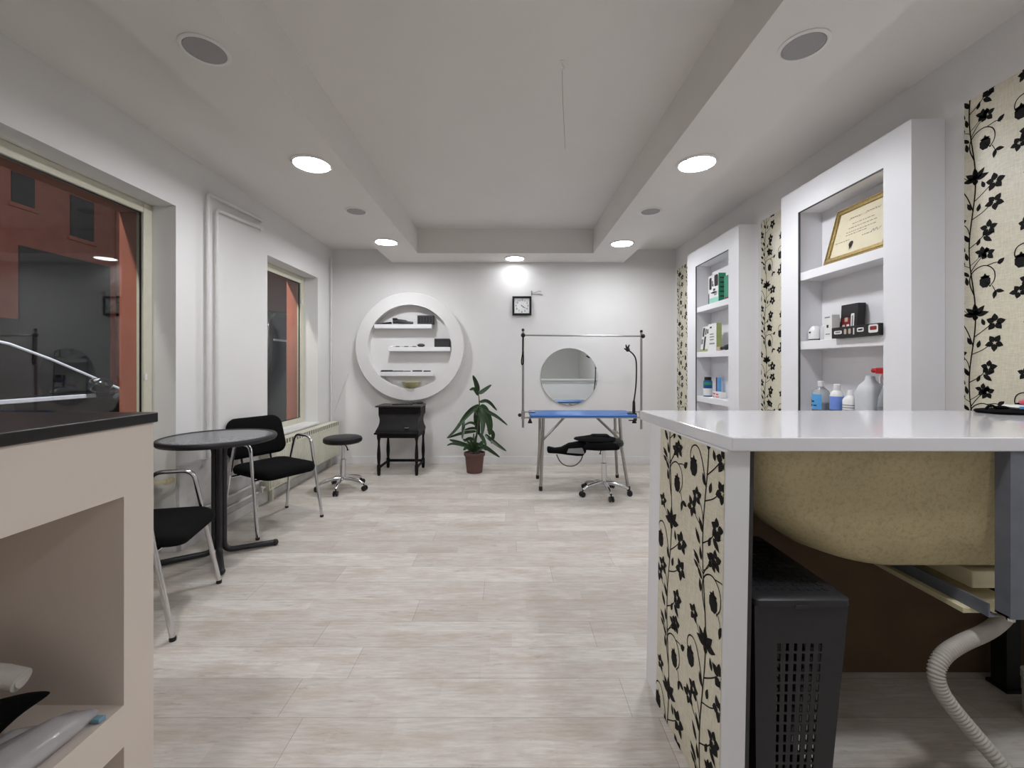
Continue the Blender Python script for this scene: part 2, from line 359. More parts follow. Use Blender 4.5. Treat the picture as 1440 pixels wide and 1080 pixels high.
struct(MB().box(XR - 0.014, XR, 1.80, YB - 0.014, 0, 0.095).obj('baseboard_right', 'trim', bevel=0.003))
b = MB().box(XL + 0.02, XL + 0.034, 2.905, 3.8, 0, 0.08); b.box(XL, XL + 0.014, 3.997, YB - 0.014, 0, 0.08)
struct(b.obj('baseboard_left', 'dirt', bevel=0.003))

def window(n, y0, y1, z0, z1, fw, zl):
    f = MB(); x0, x1 = -2.475, -2.425
    f.box(x0, x1, y0, y0 + fw, z0, z1); f.box(x0, x1, y1 - fw, y1, z0, z1)
    f.box(x0, x1, y0 + fw, y1 - fw, z0, z0 + fw); f.box(x0, x1, y0 + fw, y1 - fw, z1 - fw, z1)
    o = struct(f.obj('window_%d' % n, 'frame', bevel=0.004))
    MB().box(-2.455, -2.449, y0 + fw - 0.005, y1 - fw + 0.005, z0 + fw - 0.005, z1 - fw + 0.005).obj('pane', 'pane', o, smooth=False)
    g = MB(); t = 0.006
    for a, bb, c0, c1 in ((y0 + fw, y0 + fw + t, z0 + fw, z1 - fw), (y1 - fw - t, y1 - fw, z0 + fw, z1 - fw), (y0 + fw, y1 - fw, z1 - fw - t, z1 - fw), (y0 + fw, y1 - fw, z0 + fw, z0 + fw + t)):
        g.box(-2.449, -2.440, a, bb, c0, c1)
    g.obj('gasket', 'blackpl', o, smooth=False)
    MB().box(-2.4245, -2.412, y1 - fw - .002, y1 - fw + .014, zl - .02, zl + .02).obj('latch', 'white', o, bevel=.002)
    return o
window(1, 0.551, 2.899, 0.60, 2.349, 0.068, 1.19)
w2 = window(2, 3.998, 5.049, 0.576, 2.299, 0.08, 2.0)
MB().box(-2.43, -2.245, 3.999, 5.048, 0.576, 0.598).obj('sill', 'white', w2, bevel=0.003)

# ------------------------------------------------------------------ ceiling lamps and speakers
def downlight(x, y, label, lamp='lamp'):
    t = thing('ceiling_light', label, 'ceiling light', (x, y, ZS), 0, 'round downlights in the soffit')
    MB().lathe([(0.128, 0), (0.13, -0.004), (0.122, -0.010), (0.111, -0.011), (0.108, -0.004), (0.108, 0)], seg=48).obj('ring', 'ring', t, local=True)
    MB().lathe([(0.108, -0.002), (0.1065, -0.006), (0.06, -0.0085), (0.005, -0.009)], seg=48).obj('diffuser', lamp, t, local=True)
    for a in (0.6, 0.6 + PI): MB().box(0.118 * math.cos(a) - 0.008, 0.118 * math.cos(a) + 0.008, 0.118 * math.sin(a) - 0.008, 0.118 * math.sin(a) + 0.008, -0.016, -0.008).obj('clip', 'chrome', t, local=True, bevel=0.002)
downlight(-1.29, 2.788, 'lit downlight in left soffit beside the near window, glaring brightest')
downlight(-1.315, 4.56, 'lit downlight at the far end of the left soffit')
downlight(0.07, 5.26, 'lit downlight in the back soffit above the clock', 'lamp_dim')
downlight(1.223, 2.78, 'lit downlight in right soffit beside the near shelf cabinet')
downlight(1.22, 4.61, 'lit downlight at the far end of the right soffit')
for x, lb in ((-1.28, 'lit downlight in the left soffit overhead, nearest the reception desk'), (1.22, 'lit downlight in the right soffit overhead, nearest the bath counter')):
    downlight(x, 0.68, lb)
downlight(-1.28, -1.09, 'dim fill downlight added in the left soffit behind the camera', 'lamp_dim')  # unseen pair added to lift the front faces and the mirror view
downlight(1.22, -1.09, 'dim fill downlight added in the right soffit behind the camera', 'lamp_dim')

def speaker(x, y, label, r=0.078):
    t = thing('ceiling_speaker', label, 'speaker', (x, y, ZS), 0, 'round speakers in the soffit')
    MB().lathe([(r + 0.016, 0), (r + 0.016, -0.004), (r + 0.010, -0.007), (r + 0.001, -0.006), (r, 0)], seg=48).obj('rim', 'ring', t, local=True)
    MB().lathe([(r, -0.002), (r - 0.002, -0.006), (r * 0.5, -0.0085), (0.003, -0.009)], seg=48).obj('grille', 'spk', t, local=True)
speaker(-1.27, 1.781, 'grey round ceiling speaker in left soffit, nearest and largest on the left')
speaker(1.212, 1.757, 'grey round ceiling speaker in right soffit, nearest and largest on the right')
speaker(-1.308, 3.65, 'small pale ceiling speaker between the two left downlights')
speaker(1.21, 3.65, 'small grey ceiling speaker between the two right downlights')

h = thing('ceiling_hook', 'thin wire hanging from a small hook in the middle ceiling', 'hook', (0.28, 2.25, ZM))
m_ = MB(); m_.lathe([(0.012, 0), (0.012, -0.004), (0.005, -0.008)], (0.28, 2.25, ZM), 16)
m_.tube([(0.28, 2.25, ZM), (0.28, 2.25, ZM - 0.02), (0.294, 2.25, ZM - 0.035), (0.28, 2.25, ZM - 0.05), (0.268, 2.25, ZM - 0.04)], 0.0025, 8, smooth=2)
m_.obj('hook', 'white', h)
MB().tube([(0.28, 2.25, ZM - 0.048), (0.283, 2.25, 2.65), (0.296, 2.25, 2.41)], 0.0009, 6, smooth=2).obj('wire', 'thread', h)

# ------------------------------------------------------------------ left wall: pipes and radiators
def pipe(pts, r, label, sm=2, m='pipe'):
    o = MB().tube(pts, r, 14, smooth=sm).obj('heating_pipe', m); return tag(o, label, 'pipe', 'heating pipes on the street wall')
def corner(pts, q=0.035):
    """Keeps straight runs straight and rounds each bend."""
    P = [Vector(p) for p in pts]; out = [P[0]]
    for a, b, c in zip(P[:-2], P[1:-1], P[2:]):
        d0 = (a - b).normalized() * q; d1 = (c - b).normalized() * q
        for i in range(7):
            t = i / 6; out.append((b + d0) * (1 - t) ** 2 + b * 2 * t * (1 - t) + (b + d1) * t ** 2)
    out.append(P[-1]); return out
pipe(corner([(XL + 0.035, 3.16, 0.578), (XL + 0.035, 3.16, 2.54), (XL + 0.035, 3.86, 2.575), (XL + 0.002, 3.88, 2.575)]), 0.014, 'outer white heating pipe, rises left and turns along wall top', 0)
pipe(corner([(XL + 0.035, 3.255, 0.578), (XL + 0.035, 3.255, 2.455), (XL + 0.035, 3.86, 2.50), (XL + 0.002, 3.88, 2.50)]), 0.014, 'inner white heating pipe, rises beside the outer one and turns under it', 0)
pipe([(XL + 0.03, 5.36, 0.56), (XL + 0.03, 5.36, 2.62)], 0.011, 'thin vertical pipe between far window and back corner', 0)
pipe(corner([(-2.20, 2.84, 0.30), (-2.231, 2.98, 0.22), (-2.231, 3.79, 0.22)], 0.03), 0.011, 'upper thin white pipe running along the skirting behind the round table', 0)
pipe(corner([(-2.20, 2.84, 0.19), (-2.231, 2.98, 0.135), (-2.231, 3.79, 0.135)], 0.03), 0.011, 'lower thin white pipe running along the skirting behind the round table', 0)

def radiator(x0, x1, y0, y1, z0, z1, label):
    t = thing('radiator', label, 'radiator', ((x0 + x1) / 2, (y0 + y1) / 2, z0))
    b = MB().box(x0, x1 - 0.008, y0, y1, z0, z1 - 0.05)
    n = int((y1 - y0) / 0.034)
    for i in range(n):                                     # pressed vertical flutes
        ya = y0 + 0.012 + (y1 - y0 - 0.024) * i / n
        b.box(x1 - 0.009, x1, ya + 0.003, ya + (y1 - y0 - 0.024) / n - 0.003, z0 + 0.02, z1 - 0.07)
    b.box(x1 - 0.009, x1 - 0.001, y0, y1, z1 - 0.068, z1 - 0.05)
    b.obj('panel', 'radiator', t, bevel=0.002)
    g = MB().box(x0, x1, y0 - 0.002, y1 + 0.002, z1 - 0.008, z1)
    g.box(x0, x0 + 0.01, y0, y1, z1 - 0.05, z1 - 0.008)
    g.obj('top_cover', 'radiator', t, bevel=0.003)
    s_ = MB(); k = int((y1 - y0) / 0.052)
    for i in range(k + 1):
        ya = y0 + (y1 - y0 - 0.022) * i / k
        s_.box(x1 - 0.0045, x1 - 0.0005, ya, ya + 0.022, z1 - 0.05, z1 - 0.008)
    s_.obj('grille', 'radiator', t)
    MB().box(x1 - 0.012, x1 - 0.0055, y0, y1, z1 - 0.05, z1 - 0.008).obj('grille_shadow_plate', 'grille', t)  # dark plate stands in for the shade between the bars
    v = MB(); v.tube([(x1 - 0.05, y0 - 0.045, z0 + 0.04), (x1 - 0.05, y0, z0 + 0.04)], 0.012); v.tube([(x1 - 0.05, y0 - 0.045, z0 + 0.04), (x1 - 0.05, y0 - 0.045, z0 - 0.0)], 0.010)
    v.ball((x1 - 0.05, y0 - 0.045, z0 + 0.04), 0.017)
    v.obj('valve', 'pipe', t)
    for yy in (y0 + 0.12, y1 - 0.15): MB().box(x0 + 0.02, x0 + 0.05, yy, yy + 0.03, 0, z0).obj('foot', 'radiator', t)
    return t
radiator(-2.255, -2.155, 3.85, 5.42, 0.13, 0.56, 'long cream radiator under the far window')
r1 = radiator(-2.40, -2.29, 0.75, 2.76, 0.13, 0.57, 'cream radiator in the window recess behind the near black chair')
v = MB(); v.lathe([(0.02, 0), (0.024, 0.01), (0.024, 0.05), (0.015, 0.06)], (-2.255, 2.80, 0.50), 20, 'y'); v.tube([(-2.30, 2.75, 0.51), (-2.255, 2.80, 0.50)], 0.012)
v.obj('thermostat_valve', 'cream', r1)

# thin pale line slanting up the back wall by the corner
tag(MB().tube([(-2.245, YB - 0.0048, 0.66), (-2.064, YB - 0.0048, 1.16)], 0.005, 8).obj('streak', 'pipe'), 'thin pale cable slanting up the back wall beside the far corner', 'streak')

# ------------------------------------------------------------------ wallpaper with flowering vines
def clip(poly, u1, v1):
    for ax, lim, sg in ((0, 0, 1), (0, u1, -1), (1, 0, 1), (1, v1, -1)):
        out = []
        for i in range(len(poly)):
            a, b = poly[i - 1], poly[i]; da = (a[ax] - lim) * sg; db = (b[ax] - lim) * sg
            if da >= 0: out.append(a)
            if da * db < 0:
                t = da / (da - db); out.append((a[0] + (b[0] - a[0]) * t, a[1] + (b[1] - a[1]) * t))
        poly = out
        if len(poly) < 3: return None
    return poly

def vines(width, height, columns, P=0.62):
    """Black flowering vines in a width x height rectangle; columns = [(u of stem, v of a berry)]."""
    rng = random.Random(3); polys = []
    def leaf(x, y, ang, l, w, pointy=True):
        p = []
        for k in range(7):
            t = k / 6; p.append((t * l, w * math.sin(PI * t ** 0.8) * 0.5))
        for k in range(5, 0, -1):
            t = k / 6; p.append((t * l, -w * math.sin(PI * t ** 0.8) * 0.5))
        c_, s_ = math.cos(ang), math.sin(ang)
        polys.append([(x + a * c_ - b * s_, y + a * s_ + b * c_) for a, b in p])
    def flower(x, y, r, n=5, a0=0.3):
        r *= 1.16
        for k in range(n):
            a = a0 + 2 * PI * k / n + rng.uniform(-.15, .15)
            leaf(x + 0.12 * r * math.cos(a), y + 0.12 * r * math.sin(a), a, r * rng.uniform(.85, 1.1), r * .72)
    def lily(x, y, r):
        r *= 1.15
        for a in (10, 48, 95, 140, 175, 262): leaf(x, y, math.radians(a), r * (1.05 if a != 262 else .5), r * .46)
    def berry(x, y, r):
        r *= 1.12
        polys.append([(x + r * (1 + .10 * (k % 2)) * .92 * math.cos(2 * PI * k / 16), y + r * (1 + .10 * (k % 2)) * 1.12 * math.sin(2 * PI * k / 16)) for k in range(16)])
        for a in (20, 90, 160): leaf(x, y + r * .7, math.radians(a), r * .9, r * .5)
    def ribbon(pts, w0, w1):
        Q = [Vector((a, b, 0)) for a, b in pts]; Q = chaikin(Q, 3); n = len(Q)
        L = []
        for i in range(n):
            d = (Q[min(i + 1, n - 1)] - Q[max(i - 1, 0)]); d = Vector((-d.y, d.x, 0)).normalized(); w_ = (w0 + (w1 - w0) * i / (n - 1)) / 2
            L.append((Q[i] + d * w_, Q[i] - d * w_))
        for (a, b), (c_, d) in zip(L[:-1], L[1:]): polys.append([(a.x, a.y), (c_.x, c_.y), (d.x, d.y), (b.x, b.y)])
    for u0, vb in columns:
        k0 = int(math.floor((0 - vb) / P)) - 1
        for k in range(k0, k0 + int(height / P) + 4):
            y0 = vb + k * P
            T = lambda dx, d: (u0 + dx, y0 - d)
            st = lambda d: 0.014 * math.sin(2 * PI * d / P)
            ribbon([T(st(d), d) for d in [i * P / 12 for i in range(13)]], .0058, .0056)
            # curl to the right with its berry
            ribbon([T(st(.06), .06), T(-.015, 0), T(-.004, -.05), T(.045, -.075), T(.088, -.05), T(.094, .0), T(.07, .03)], .0054, .0038)
            berry(*T(.052, .004), .021); ribbon([T(.052, .004), T(.075, .03)], .004, .003)
            ribbon([T(.06, -.066), T(.10, -.075), T(.112, -.06)], .0042, .003); leaf(*T(.102, -.064), .7, .034, .020)
            ribbon([T(.08, .025), T(.09, .045), T(.095, .065)], .003, .003); leaf(*T(.093, .05), -.25, .036, .017); leaf(*T(.093, .05), -1.75, .038, .017)
            ribbon([T(st(-.05), -.05), T(.02, -.09), T(.045, -.115)], .0042, .003); flower(*T(.06, -.12), .026)
            leaf(*T(-.012, -.03), 2.4, .045, .016); leaf(*T(-.02, .01), 1.75, .042, .017); leaf(*T(-.035, -.055), 2.7, .036, .015)
            # lily on the stem
            lily(*T(st(.15), .15), .046)
            ribbon([T(st(.17), .17), T(-.03, .13), T(-.055, .105)], .003, .0025); flower(*T(-.062, .095), .024)
            # curl to the left with its berry
            ribbon([T(st(.29), .29), T(-.02, .22), T(-.05, .172), T(-.092, .18), T(-.104, .215), T(-.09, .24)], .0054, .0038)
            berry(*T(-.078, .246), .022)
            ribbon([T(st(.25), .25), T(.05, .22), T(.078, .195)], .0042, .0032); flower(*T(.092, .19), .032); leaf(*T(.05, .20), 1.9, .034, .017)
            ribbon([T(st(.33), .33), T(.045, .31), T(.075, .285)], .0042, .0032); flower(*T(.09, .28), .030, 5, .9); leaf(*T(.022, .30), 1.3, .036, .018)
            leaf(*T(-.005, .285), 2.0, .04, .018)
            ribbon([T(st(.40), .40), T(-.02, .36), T(-.045, .335)], .0042, .0032); flower(*T(-.055, .33), .026)
            ribbon([T(st(.42), .42), T(-.05, .40), T(-.075, .38)], .0042, .0032); flower(*T(-.085, .372), .026, 5, .8)
            ribbon([T(st(.46), .46), T(.035, .43), T(.058, .395)], .0042, .0032); flower(*T(.066, .388), .028)
            leaf(*T(.045, .42), -.7, .046, .021); leaf(*T(.05, .415), .1, .038, .018)
            leaf(*T(-.012, .43), 2.15, .05, .019); leaf(*T(-.03, .47), 2.2, .052, .018); leaf(*T(.02, .455), 1.2, .034, .016)
            ribbon([T(st(.54), .54), T(.02, .52), T(.034, .50)], .003, .0025); flower(*T(.042, .49), .023)
            leaf(*T(-.03, .53), 2.5, .05, .018); leaf(*T(-.02, .515), 1.8, .042, .016)
            ribbon([T(st(.55), .55), T(-.04, .53), T(-.066, .515)], .003, .0025)
    return [q for q in (clip(p, width, height) for p in polys) if q]

def paper_strip(name, label, origin, du, width, height, columns, parent=None):
    """A sheet of wallpaper: origin = lower left corner as seen, du = unit vector to the right; normal = du x up reversed to the viewer."""
    o3 = Vector(origin); du = Vector(du).normalized(); up = Vector((0, 0, 1)); nn = du.cross(up)   # towards the viewer
    mb = MB()
    P = lambda u, v, d: o3 + du * u + up * v + nn * d
    mb.hexa([P(0, 0, 0), P(width, 0, 0), P(width, 0, .002), P(0, 0, .002), P(0, height, 0), P(width, height, 0), P(width, height, .002), P(0, height, .002)], 0)
    for p in vines(width, height, columns): mb.face([P(a, b_, .0027) for a, b_ in p], 1)
    # keep the printed faces turned to the viewer
    bm = mb.bm
    ob = mb.obj(name, ['linen', 'vine'], parent, smooth=False)
    if label: tag(ob, label, 'wallpaper', 'floral wallpaper strips on the right wall')
    return ob
paper_strip('wallpaper_strip', 'tall cream strip with black flowering vines, nearest, above the bath counter', (XR - .0012, 2.00, 0.55), (0, -1, 0), 0.53, 1.945, [(0.035, 1.097), (0.30, 1.40)])
paper_strip('wallpaper_strip', 'cream strip with black flowering vines between the two wall cabinets', (XR - .0012, 3.612, 0.1), (0, -1, 0), 0.47, 2.385, [(0.064, 1.35), (0.33, 1.66)])
paper_strip('wallpaper_strip', 'narrow cream strip with black flowering vines beside the back wall corner', (XR - .0012, 5.42, 0.1), (0, -1, 0), 0.66, 2.385, [(0.07, 1.2), (0.335, 1.5), (0.6, 1.2)])

# ------------------------------------------------------------------ two white wall cabinets with shelves
def cabinet(y0, y1, oy0, oy1, label, shelves):
    XF, z1, oz0, oz1 = 1.97, 2.475, 0.62, 2.305
    t = thing('shelf_cabinet', label, 'cabinet', (2.05, (y0 + y1) / 2, 0))
    XW = XR - 0.001
    b = MB().box(XF, XW, y0, oy0, 0, z1); b.box(XF, XW, oy1, y1, 0, z1); b.box(XF, XW, oy0, oy1, oz1, z1); b.box(XF, XW, oy0, oy1, 0, oz0)
    b.box(XW - 0.006, XW, oy0, oy1, oz0, oz1)
    b.obj('body', 'cab', t, smooth=False)
    for z in shelves:
        MB().box(XF + 0.006, XW - 0.006, oy0 + 0.0005, oy1 - 0.0005, z - 0.056, z).obj('shelf', 'cab', t, bevel=0.002)
    e = MB(); q = 0.012
    e.box(XF - 0.003, XF + 0.004, oy1 - q, oy1 + 0.001, oz0, oz1); e.box(XF - 0.003, XF + 0.004, oy0, oy1, oz1 - 0.006, oz1 + 0.001)
    e.obj('edge_line', 'darkgrey', t, smooth=False)  # dark strips along the far and top edges of the opening
    return t
cabinet(2.09, 3.09, 2.247, 2.904, 'near white wall cabinet holding a framed certificate and bottles', (1.893, 1.428, 0.952))
cabinet(3.66, 4.717, 3.833, 4.503, 'far white wall cabinet holding green cartons on its top shelf', (1.872, 1.404, 0.945))

# framed certificate leaning on the top shelf
cf = thing('framed_certificate', 'gold framed certificate leaning on top shelf of the near cabinet', 'certificate', (2.03, 2.475, 1.894))
pb, pt = Vector((1.985, 2.70, 1.897)), Vector((2.075, 2.70, 2.237)); ev = (pt - pb).normalized(); eu = Vector((0, -1, 0)); en = eu.cross(ev)
CW, CH = 0.452, (pt - pb).length
CP = lambda u, v, d: pb + eu * u + ev * v + en * d
f = MB(); fw = 0.034
for u0, u1, v0, v1 in ((0, CW, 0, fw), (0, CW, CH - fw, CH), (0, fw, fw, CH - fw), (CW - fw, CW, fw, CH - fw)):
    f.hexa([CP(u0, v0, -.018), CP(u1, v0, -.018), CP(u1, v0, 0), CP(u0, v0, 0), CP(u0, v1, -.018), CP(u1, v1, -.018), CP(u1, v1, 0), CP(u0, v1, 0)])
for u0, u1, v0, v1 in ((.008, CW - .008, .008, .015), (.008, CW - .008, CH - .015, CH - .008), (.008, .015, .015, CH - .015), (CW - .015, CW - .008, .015, CH - .015)):
    f.hexa([CP(u0, v0, 0), CP(u1, v0, 0), CP(u1, v0, .005), CP(u0, v0, .005), CP(u0, v1, 0), CP(u1, v1, 0), CP(u1, v1, .005), CP(u0, v1, .005)])
f.obj('frame', 'gold', cf, bevel=0.003)
p = MB(); p.hexa([CP(fw, fw, -.016), CP(CW - fw, fw, -.016), CP(CW - fw, fw, -.010), CP(fw, fw, -.010), CP(fw, CH - fw, -.016), CP(CW - fw, CH - fw, -.016), CP(CW - fw, CH - fw, -.010), CP(fw, CH - fw, -.010)], 0)
def stroke(mb, pts, w_, mi, d=-.0092):
    Q = chaikin([Vector((a, b_, 0)) for a, b_ in pts], 2)
    for a, b_ in zip(Q[:-1], Q[1:]):
        dd = (b_ - a); nrm = Vector((-dd.y, dd.x, 0)).normalized() * w_ / 2
        mb.face([CP((a + nrm).x, (a + nrm).y, d), CP((b_ + nrm).x, (b_ + nrm).y, d), CP((b_ - nrm).x, (b_ - nrm).y, d), CP((a - nrm).x, (a - nrm).y, d)], mi)
rng = random.Random(5)
for u0, u1, amp, v0 in ((0.12, 0.20, .012, .262), (0.235, 0.335, .014, .266)):      # handwritten heading
    pts = []; n = 12
    for i in range(n): pts.append((u0 + (u1 - u0) * i / (n - 1), v0 + amp * (1.4 if i in (0, 1) else 1) * (1 if i % 2 else -.5) * rng.uniform(.5, 1)))
    stroke(p, pts, .0025, 1)
for v0, u0, u1 in ((.225, .15, .29), (.200, .13, .31), (.175, .12, .33), (.158, .12, .26), (.125, .05, .16), (.125, .25, .31)):
    u = u0
    while u < u1:
        l = rng.uniform(.008, .022); stroke(p, [(u, v0), (u + l, v0)], .004, 1); u += l + .005
stroke(p, [(.31, .125), (.325, .145), (.33, .118), (.345, .148), (.35, .12), (.375, .14)], .0025, 2)
sl = [CP(.18 + .017 * math.cos(a * PI / 7), .095 + .017 * math.sin(a * PI / 7) , -.0091) for a in range(14)]; p.face(sl, 3)
p.face([CP(.166, .09, -.0091), CP(.178, .055, -.0091), CP(.184, .075, -.0091), CP(.19, .053, -.0091), CP(.194, .09, -.0091)], 3)
p.obj('document', ['paper', 'ink', 'inkblue', 'ink2'], cf, smooth=False)

# ---- things on the cabinet shelves
def carton(name, label, x0, x1, y0, y1, z0, z1, m, prints=(), group=None, lean=0.0, cat='box'):
    """A box standing on a shelf; prints = patches on the face turned to the room: (u0,u1,v0,v1,material) as fractions, u from the far end."""
    t = thing(name, label, cat, ((x0 + x1) / 2, (y0 + y1) / 2, z0), 0, group)
    MB().hexa([(x0, y0, z0), (x1, y0, z0), (x1, y1, z0), (x0, y1, z0), (x0 + lean, y0, z1), (x1 + lean, y0, z1), (x1 + lean, y1, z1), (x0 + lean, y1, z1)]).obj('carton', m, t, bevel=0.0015)
    if prints:
        mats = []; q = MB()
        for u0, u1, v0, v1, k in prints:
            if k not in mats: mats.append(k)
            ya, yb = y1 - (y1 - y0) * u0, y1 - (y1 - y0) * u1
            za, zb = z0 + (z1 - z0) * v0, z0 + (z1 - z0) * v1
            n = 14; cy, cz, ry, rz_ = (ya + yb) / 2, (za + zb) / 2, abs(ya - yb) / 2, (zb - za) / 2
            off = 0.0008 + 0.0002 * len(mats)
            e_ = 0.35 if isinstance(k, str) and len(prints) > 7 else 0.2
            pts = []
            for i in range(20):
                a = 2 * PI * i / 20; cs, sn = math.cos(a), math.sin(a)
                yy = cy + ry * math.copysign(abs(cs) ** e_, cs); zz = cz + rz_ * math.copysign(abs(sn) ** e_, sn)
                pts.append((x0 - off + lean * (zz - z0) / (z1 - z0), yy, zz))
            q.face(pts, mats.index(k))
        q.obj('print', mats, t, smooth=False)
    return t
dog = [(0, 1, 0, .22, 'mint'), (.02, .12, .0, .40, 'darkgrey'), (.12, .95, .22, .42, 'white'), (.30, .88, .36, .80, 'white'), (.12, .36, .52, .93, 'ink2'), (.62, .98, .58, .97, 'ink2'), (.34, .52, .62, .80, 'greypl'),
       (.44, .56, .60, .68, 'blackbox'), (.64, .74, .62, .70, 'blackbox'), (.52, .72, .44, .52, 'blackbox'), (.62, .86, .28, .38, 'greypl')]
k1 = carton('grooming_carton', 'mint and white carton printed with a spotted dog, far cabinet top shelf', 2.03, 2.10, 4.14, 4.35, 1.873, 2.165, 'carton', dog, 'cartons in the far cabinet')
MB().box(2.031, 2.1005, 4.1385, 4.1398, 1.874, 2.164).obj('side_panel', 'teal', k1)
sp = MB()
for i in range(5): sp.box(2.045, 2.085, 4.1375, 4.1386, 1.93 + i * .045, 1.945 + i * .045)
sp.box(2.04, 2.07, 4.137, 4.1386, 1.876, 1.895)
sp.obj('side_print', 'darkboard', k1, smooth=False)
carton('grooming_carton', 'plain teal carton, shorter, right of the dog carton in far cabinet', 2.04, 2.11, 3.90, 4.05, 1.873, 2.11, 'teal', [(.1, .9, .05, .14, 'redprint')], 'cartons in the far cabinet')
carton('grooming_carton', 'slim white carton with black pattern, left on far cabinet middle shelf', 2.00, 2.035, 4.305, 4.47, 1.405, 1.665, 'carton', [(0, 1, 0, .1, 'olive'), (.1, .35, .6, .95, 'blackbox'), (.45, .6, .66, .9, 'blackbox'), (.68, .95, .7, .88, 'blackbox'), (.4, .62, .06, .6, 'ink2'), (.05, .3, .3, .5, 'greypl')], 'cartons in the far cabinet', .03)
k2 = carton('grooming_carton', 'pale grey carton with olive side, right on far cabinet middle shelf', 2.00, 2.05, 4.12, 4.285, 1.405, 1.675, 'carton', [(.2, .45, .84, .9, 'ink2'), (.2, .7, .6, .64, 'greypl'), (.2, .75, .5, .54, 'greypl'), (.2, .7, .4, .44, 'greypl'), (.15, .8, .25, .3, 'greypl')], 'cartons in the far cabinet')
MB().box(2.001, 2.0505, 4.1185, 4.1198, 1.406, 1.674).obj('side_panel', 'olive', k2)
cl = thing('hair_clipper', 'dark beige clipper lying at the right of far cabinet middle shelf', 'clipper', (2.04, 3.98, 1.405))
MB().tube([(2.02, 4.07, 1.428), (2.03, 3.98, 1.432), (2.04, 3.90, 1.452), (2.045, 3.86, 1.475)], [.014, .024, .024, .018], 14, smooth=2).obj('body', 'blackpl', cl)
MB().box(2.0, 2.03, 4.06, 4.115, 1.4055, 1.442).obj('head', 'beige', cl, bevel=.004)

def bottle(name, label, x, y, z, prof, m, cap=None, label_=None, cat='bottle', group=None, seg=24):
    """Lathe bottle; prof = (radius, height) list; cap = (r, h0, h1, material); label_ = list of (r, h0, h1, material)."""
    t = thing(name, label, cat, (x, y, z), 0, group)
    MB().lathe(prof, seg=seg).obj('body', m, t, local=True)
    if cap: MB().lathe([(cap[0] * .96, cap[1]), (cap[0], cap[1] + .004), (cap[0], cap[2] - .004), (cap[0] * .8, cap[2])], seg=20).obj('cap', cap[3], t, local=True)
    for r, h0, h1, k in (label_ or []): MB().lathe([(r, h0), (r, h1)], seg=seg, caps=False).obj('label', k, t, local=True)
    return t
can = bottle('spray_can', 'blue and white spray can on far cabinet lower shelf', 2.035, 4.37, .9455, [(.040, 0), (.043, .004), (.043, .15), (.036, .165), (.02, .172)], 'tin', (.034, .166, .20, 'blackpl'), [(.0436, .012, .085, 'carton'), (.0437, .12, .15, 'teal')], 'can')
carton('tube_box', 'narrow red and blue box behind the spray can', 2.07, 2.10, 4.22, 4.27, .9455, 1.145, 'label_blue', [(0, .5, .3, 1, 'redprint'), (0, 1, 0, .3, 'greypl')])
carton('sachet_box', 'low white box with pink print on far cabinet lower shelf', 2.02, 2.08, 4.09, 4.24, .9455, 1.005, 'carton', [(.08, .4, .55, .8, 'pinkpl'), (.5, .8, .5, .75, 'pinkpl'), (.1, .3, .15, .35, 'pinkpl'), (.42, .9, .15, .3, 'pinkpl')])

j = bottle('cream_jar', 'squat white jar at far end of near cabinet middle shelf', 2.03, 2.83, 1.4285, [(.034, 0), (.038, .004), (.038, .06), (.034, .075), (.026, .09), (.016, .098)], 'white', None, [(.0384, .005, .012, 'ink2')], 'jar')
MB().box(1.9915, 1.9925, 2.82, 2.835, 1.4785, 1.4895).obj('mark', 'ink2', j)
bottle('lidded_tub', 'pale grey lidded tub beside the squat white jar', 2.05, 2.752, 1.4285, [(.034, 0), (.036, .004), (.036, .07), (.033, .09), (.02, .10)], 'milky', None, None, 'tub')
carton('cosmetic_box', 'upright white box with a dark spot, near cabinet middle shelf', 2.00, 2.05, 2.645, 2.71, 1.4285, 1.582, 'carton', [(.35, .6, .48, .6, 'ink2'), (.1, .8, .88, .93, 'greypl'), (.2, .8, .2, .24, 'greypl')])
bottle('lotion_bottle', 'small pinkish bottle half hidden behind the long black box', 2.092, 2.70, 1.4285, [(.025, 0), (.027, .004), (.027, .09), (.014, .108), (.012, .115)], 'beige', (.013, .112, .135, 'carton'))
carton('clipper_box', 'upright black box with red figures behind the long black box', 2.065, 2.11, 2.535, 2.665, 1.4285, 1.64, 'blackbox', [(.08, .56, .12, .62, 'redprint'), (.12, .28, .3, .42, 'carton'), (.38, .54, .3, .42, 'carton'), (.26, .44, .5, .62, 'beige'), (.62, .82, .3, .72, 'carton'), (.68, .76, .36, .66, 'greypl')], None, .01)
lb = carton('clipper_box', 'long black box with white labels overhanging the near cabinet middle shelf', 1.95, 2.04, 2.2485, 2.58, 1.4285, 1.492, 'blackbox', [(.06, .24, .36, .68, 'carton'), (.09, .21, .45, .6, 'greypl'), (.29, .345, .3, .78, 'beige'), (.385, .44, .3, .78, 'beige'), (.49, .515, .2, .8, 'carton'), (.57, .71, .4, .76, 'carton'), (.59, .69, .5, .66, 'greypl'), (.80, .985, .22, .92, 'carton'), (.83, .96, .45, .78, 'redprint')])

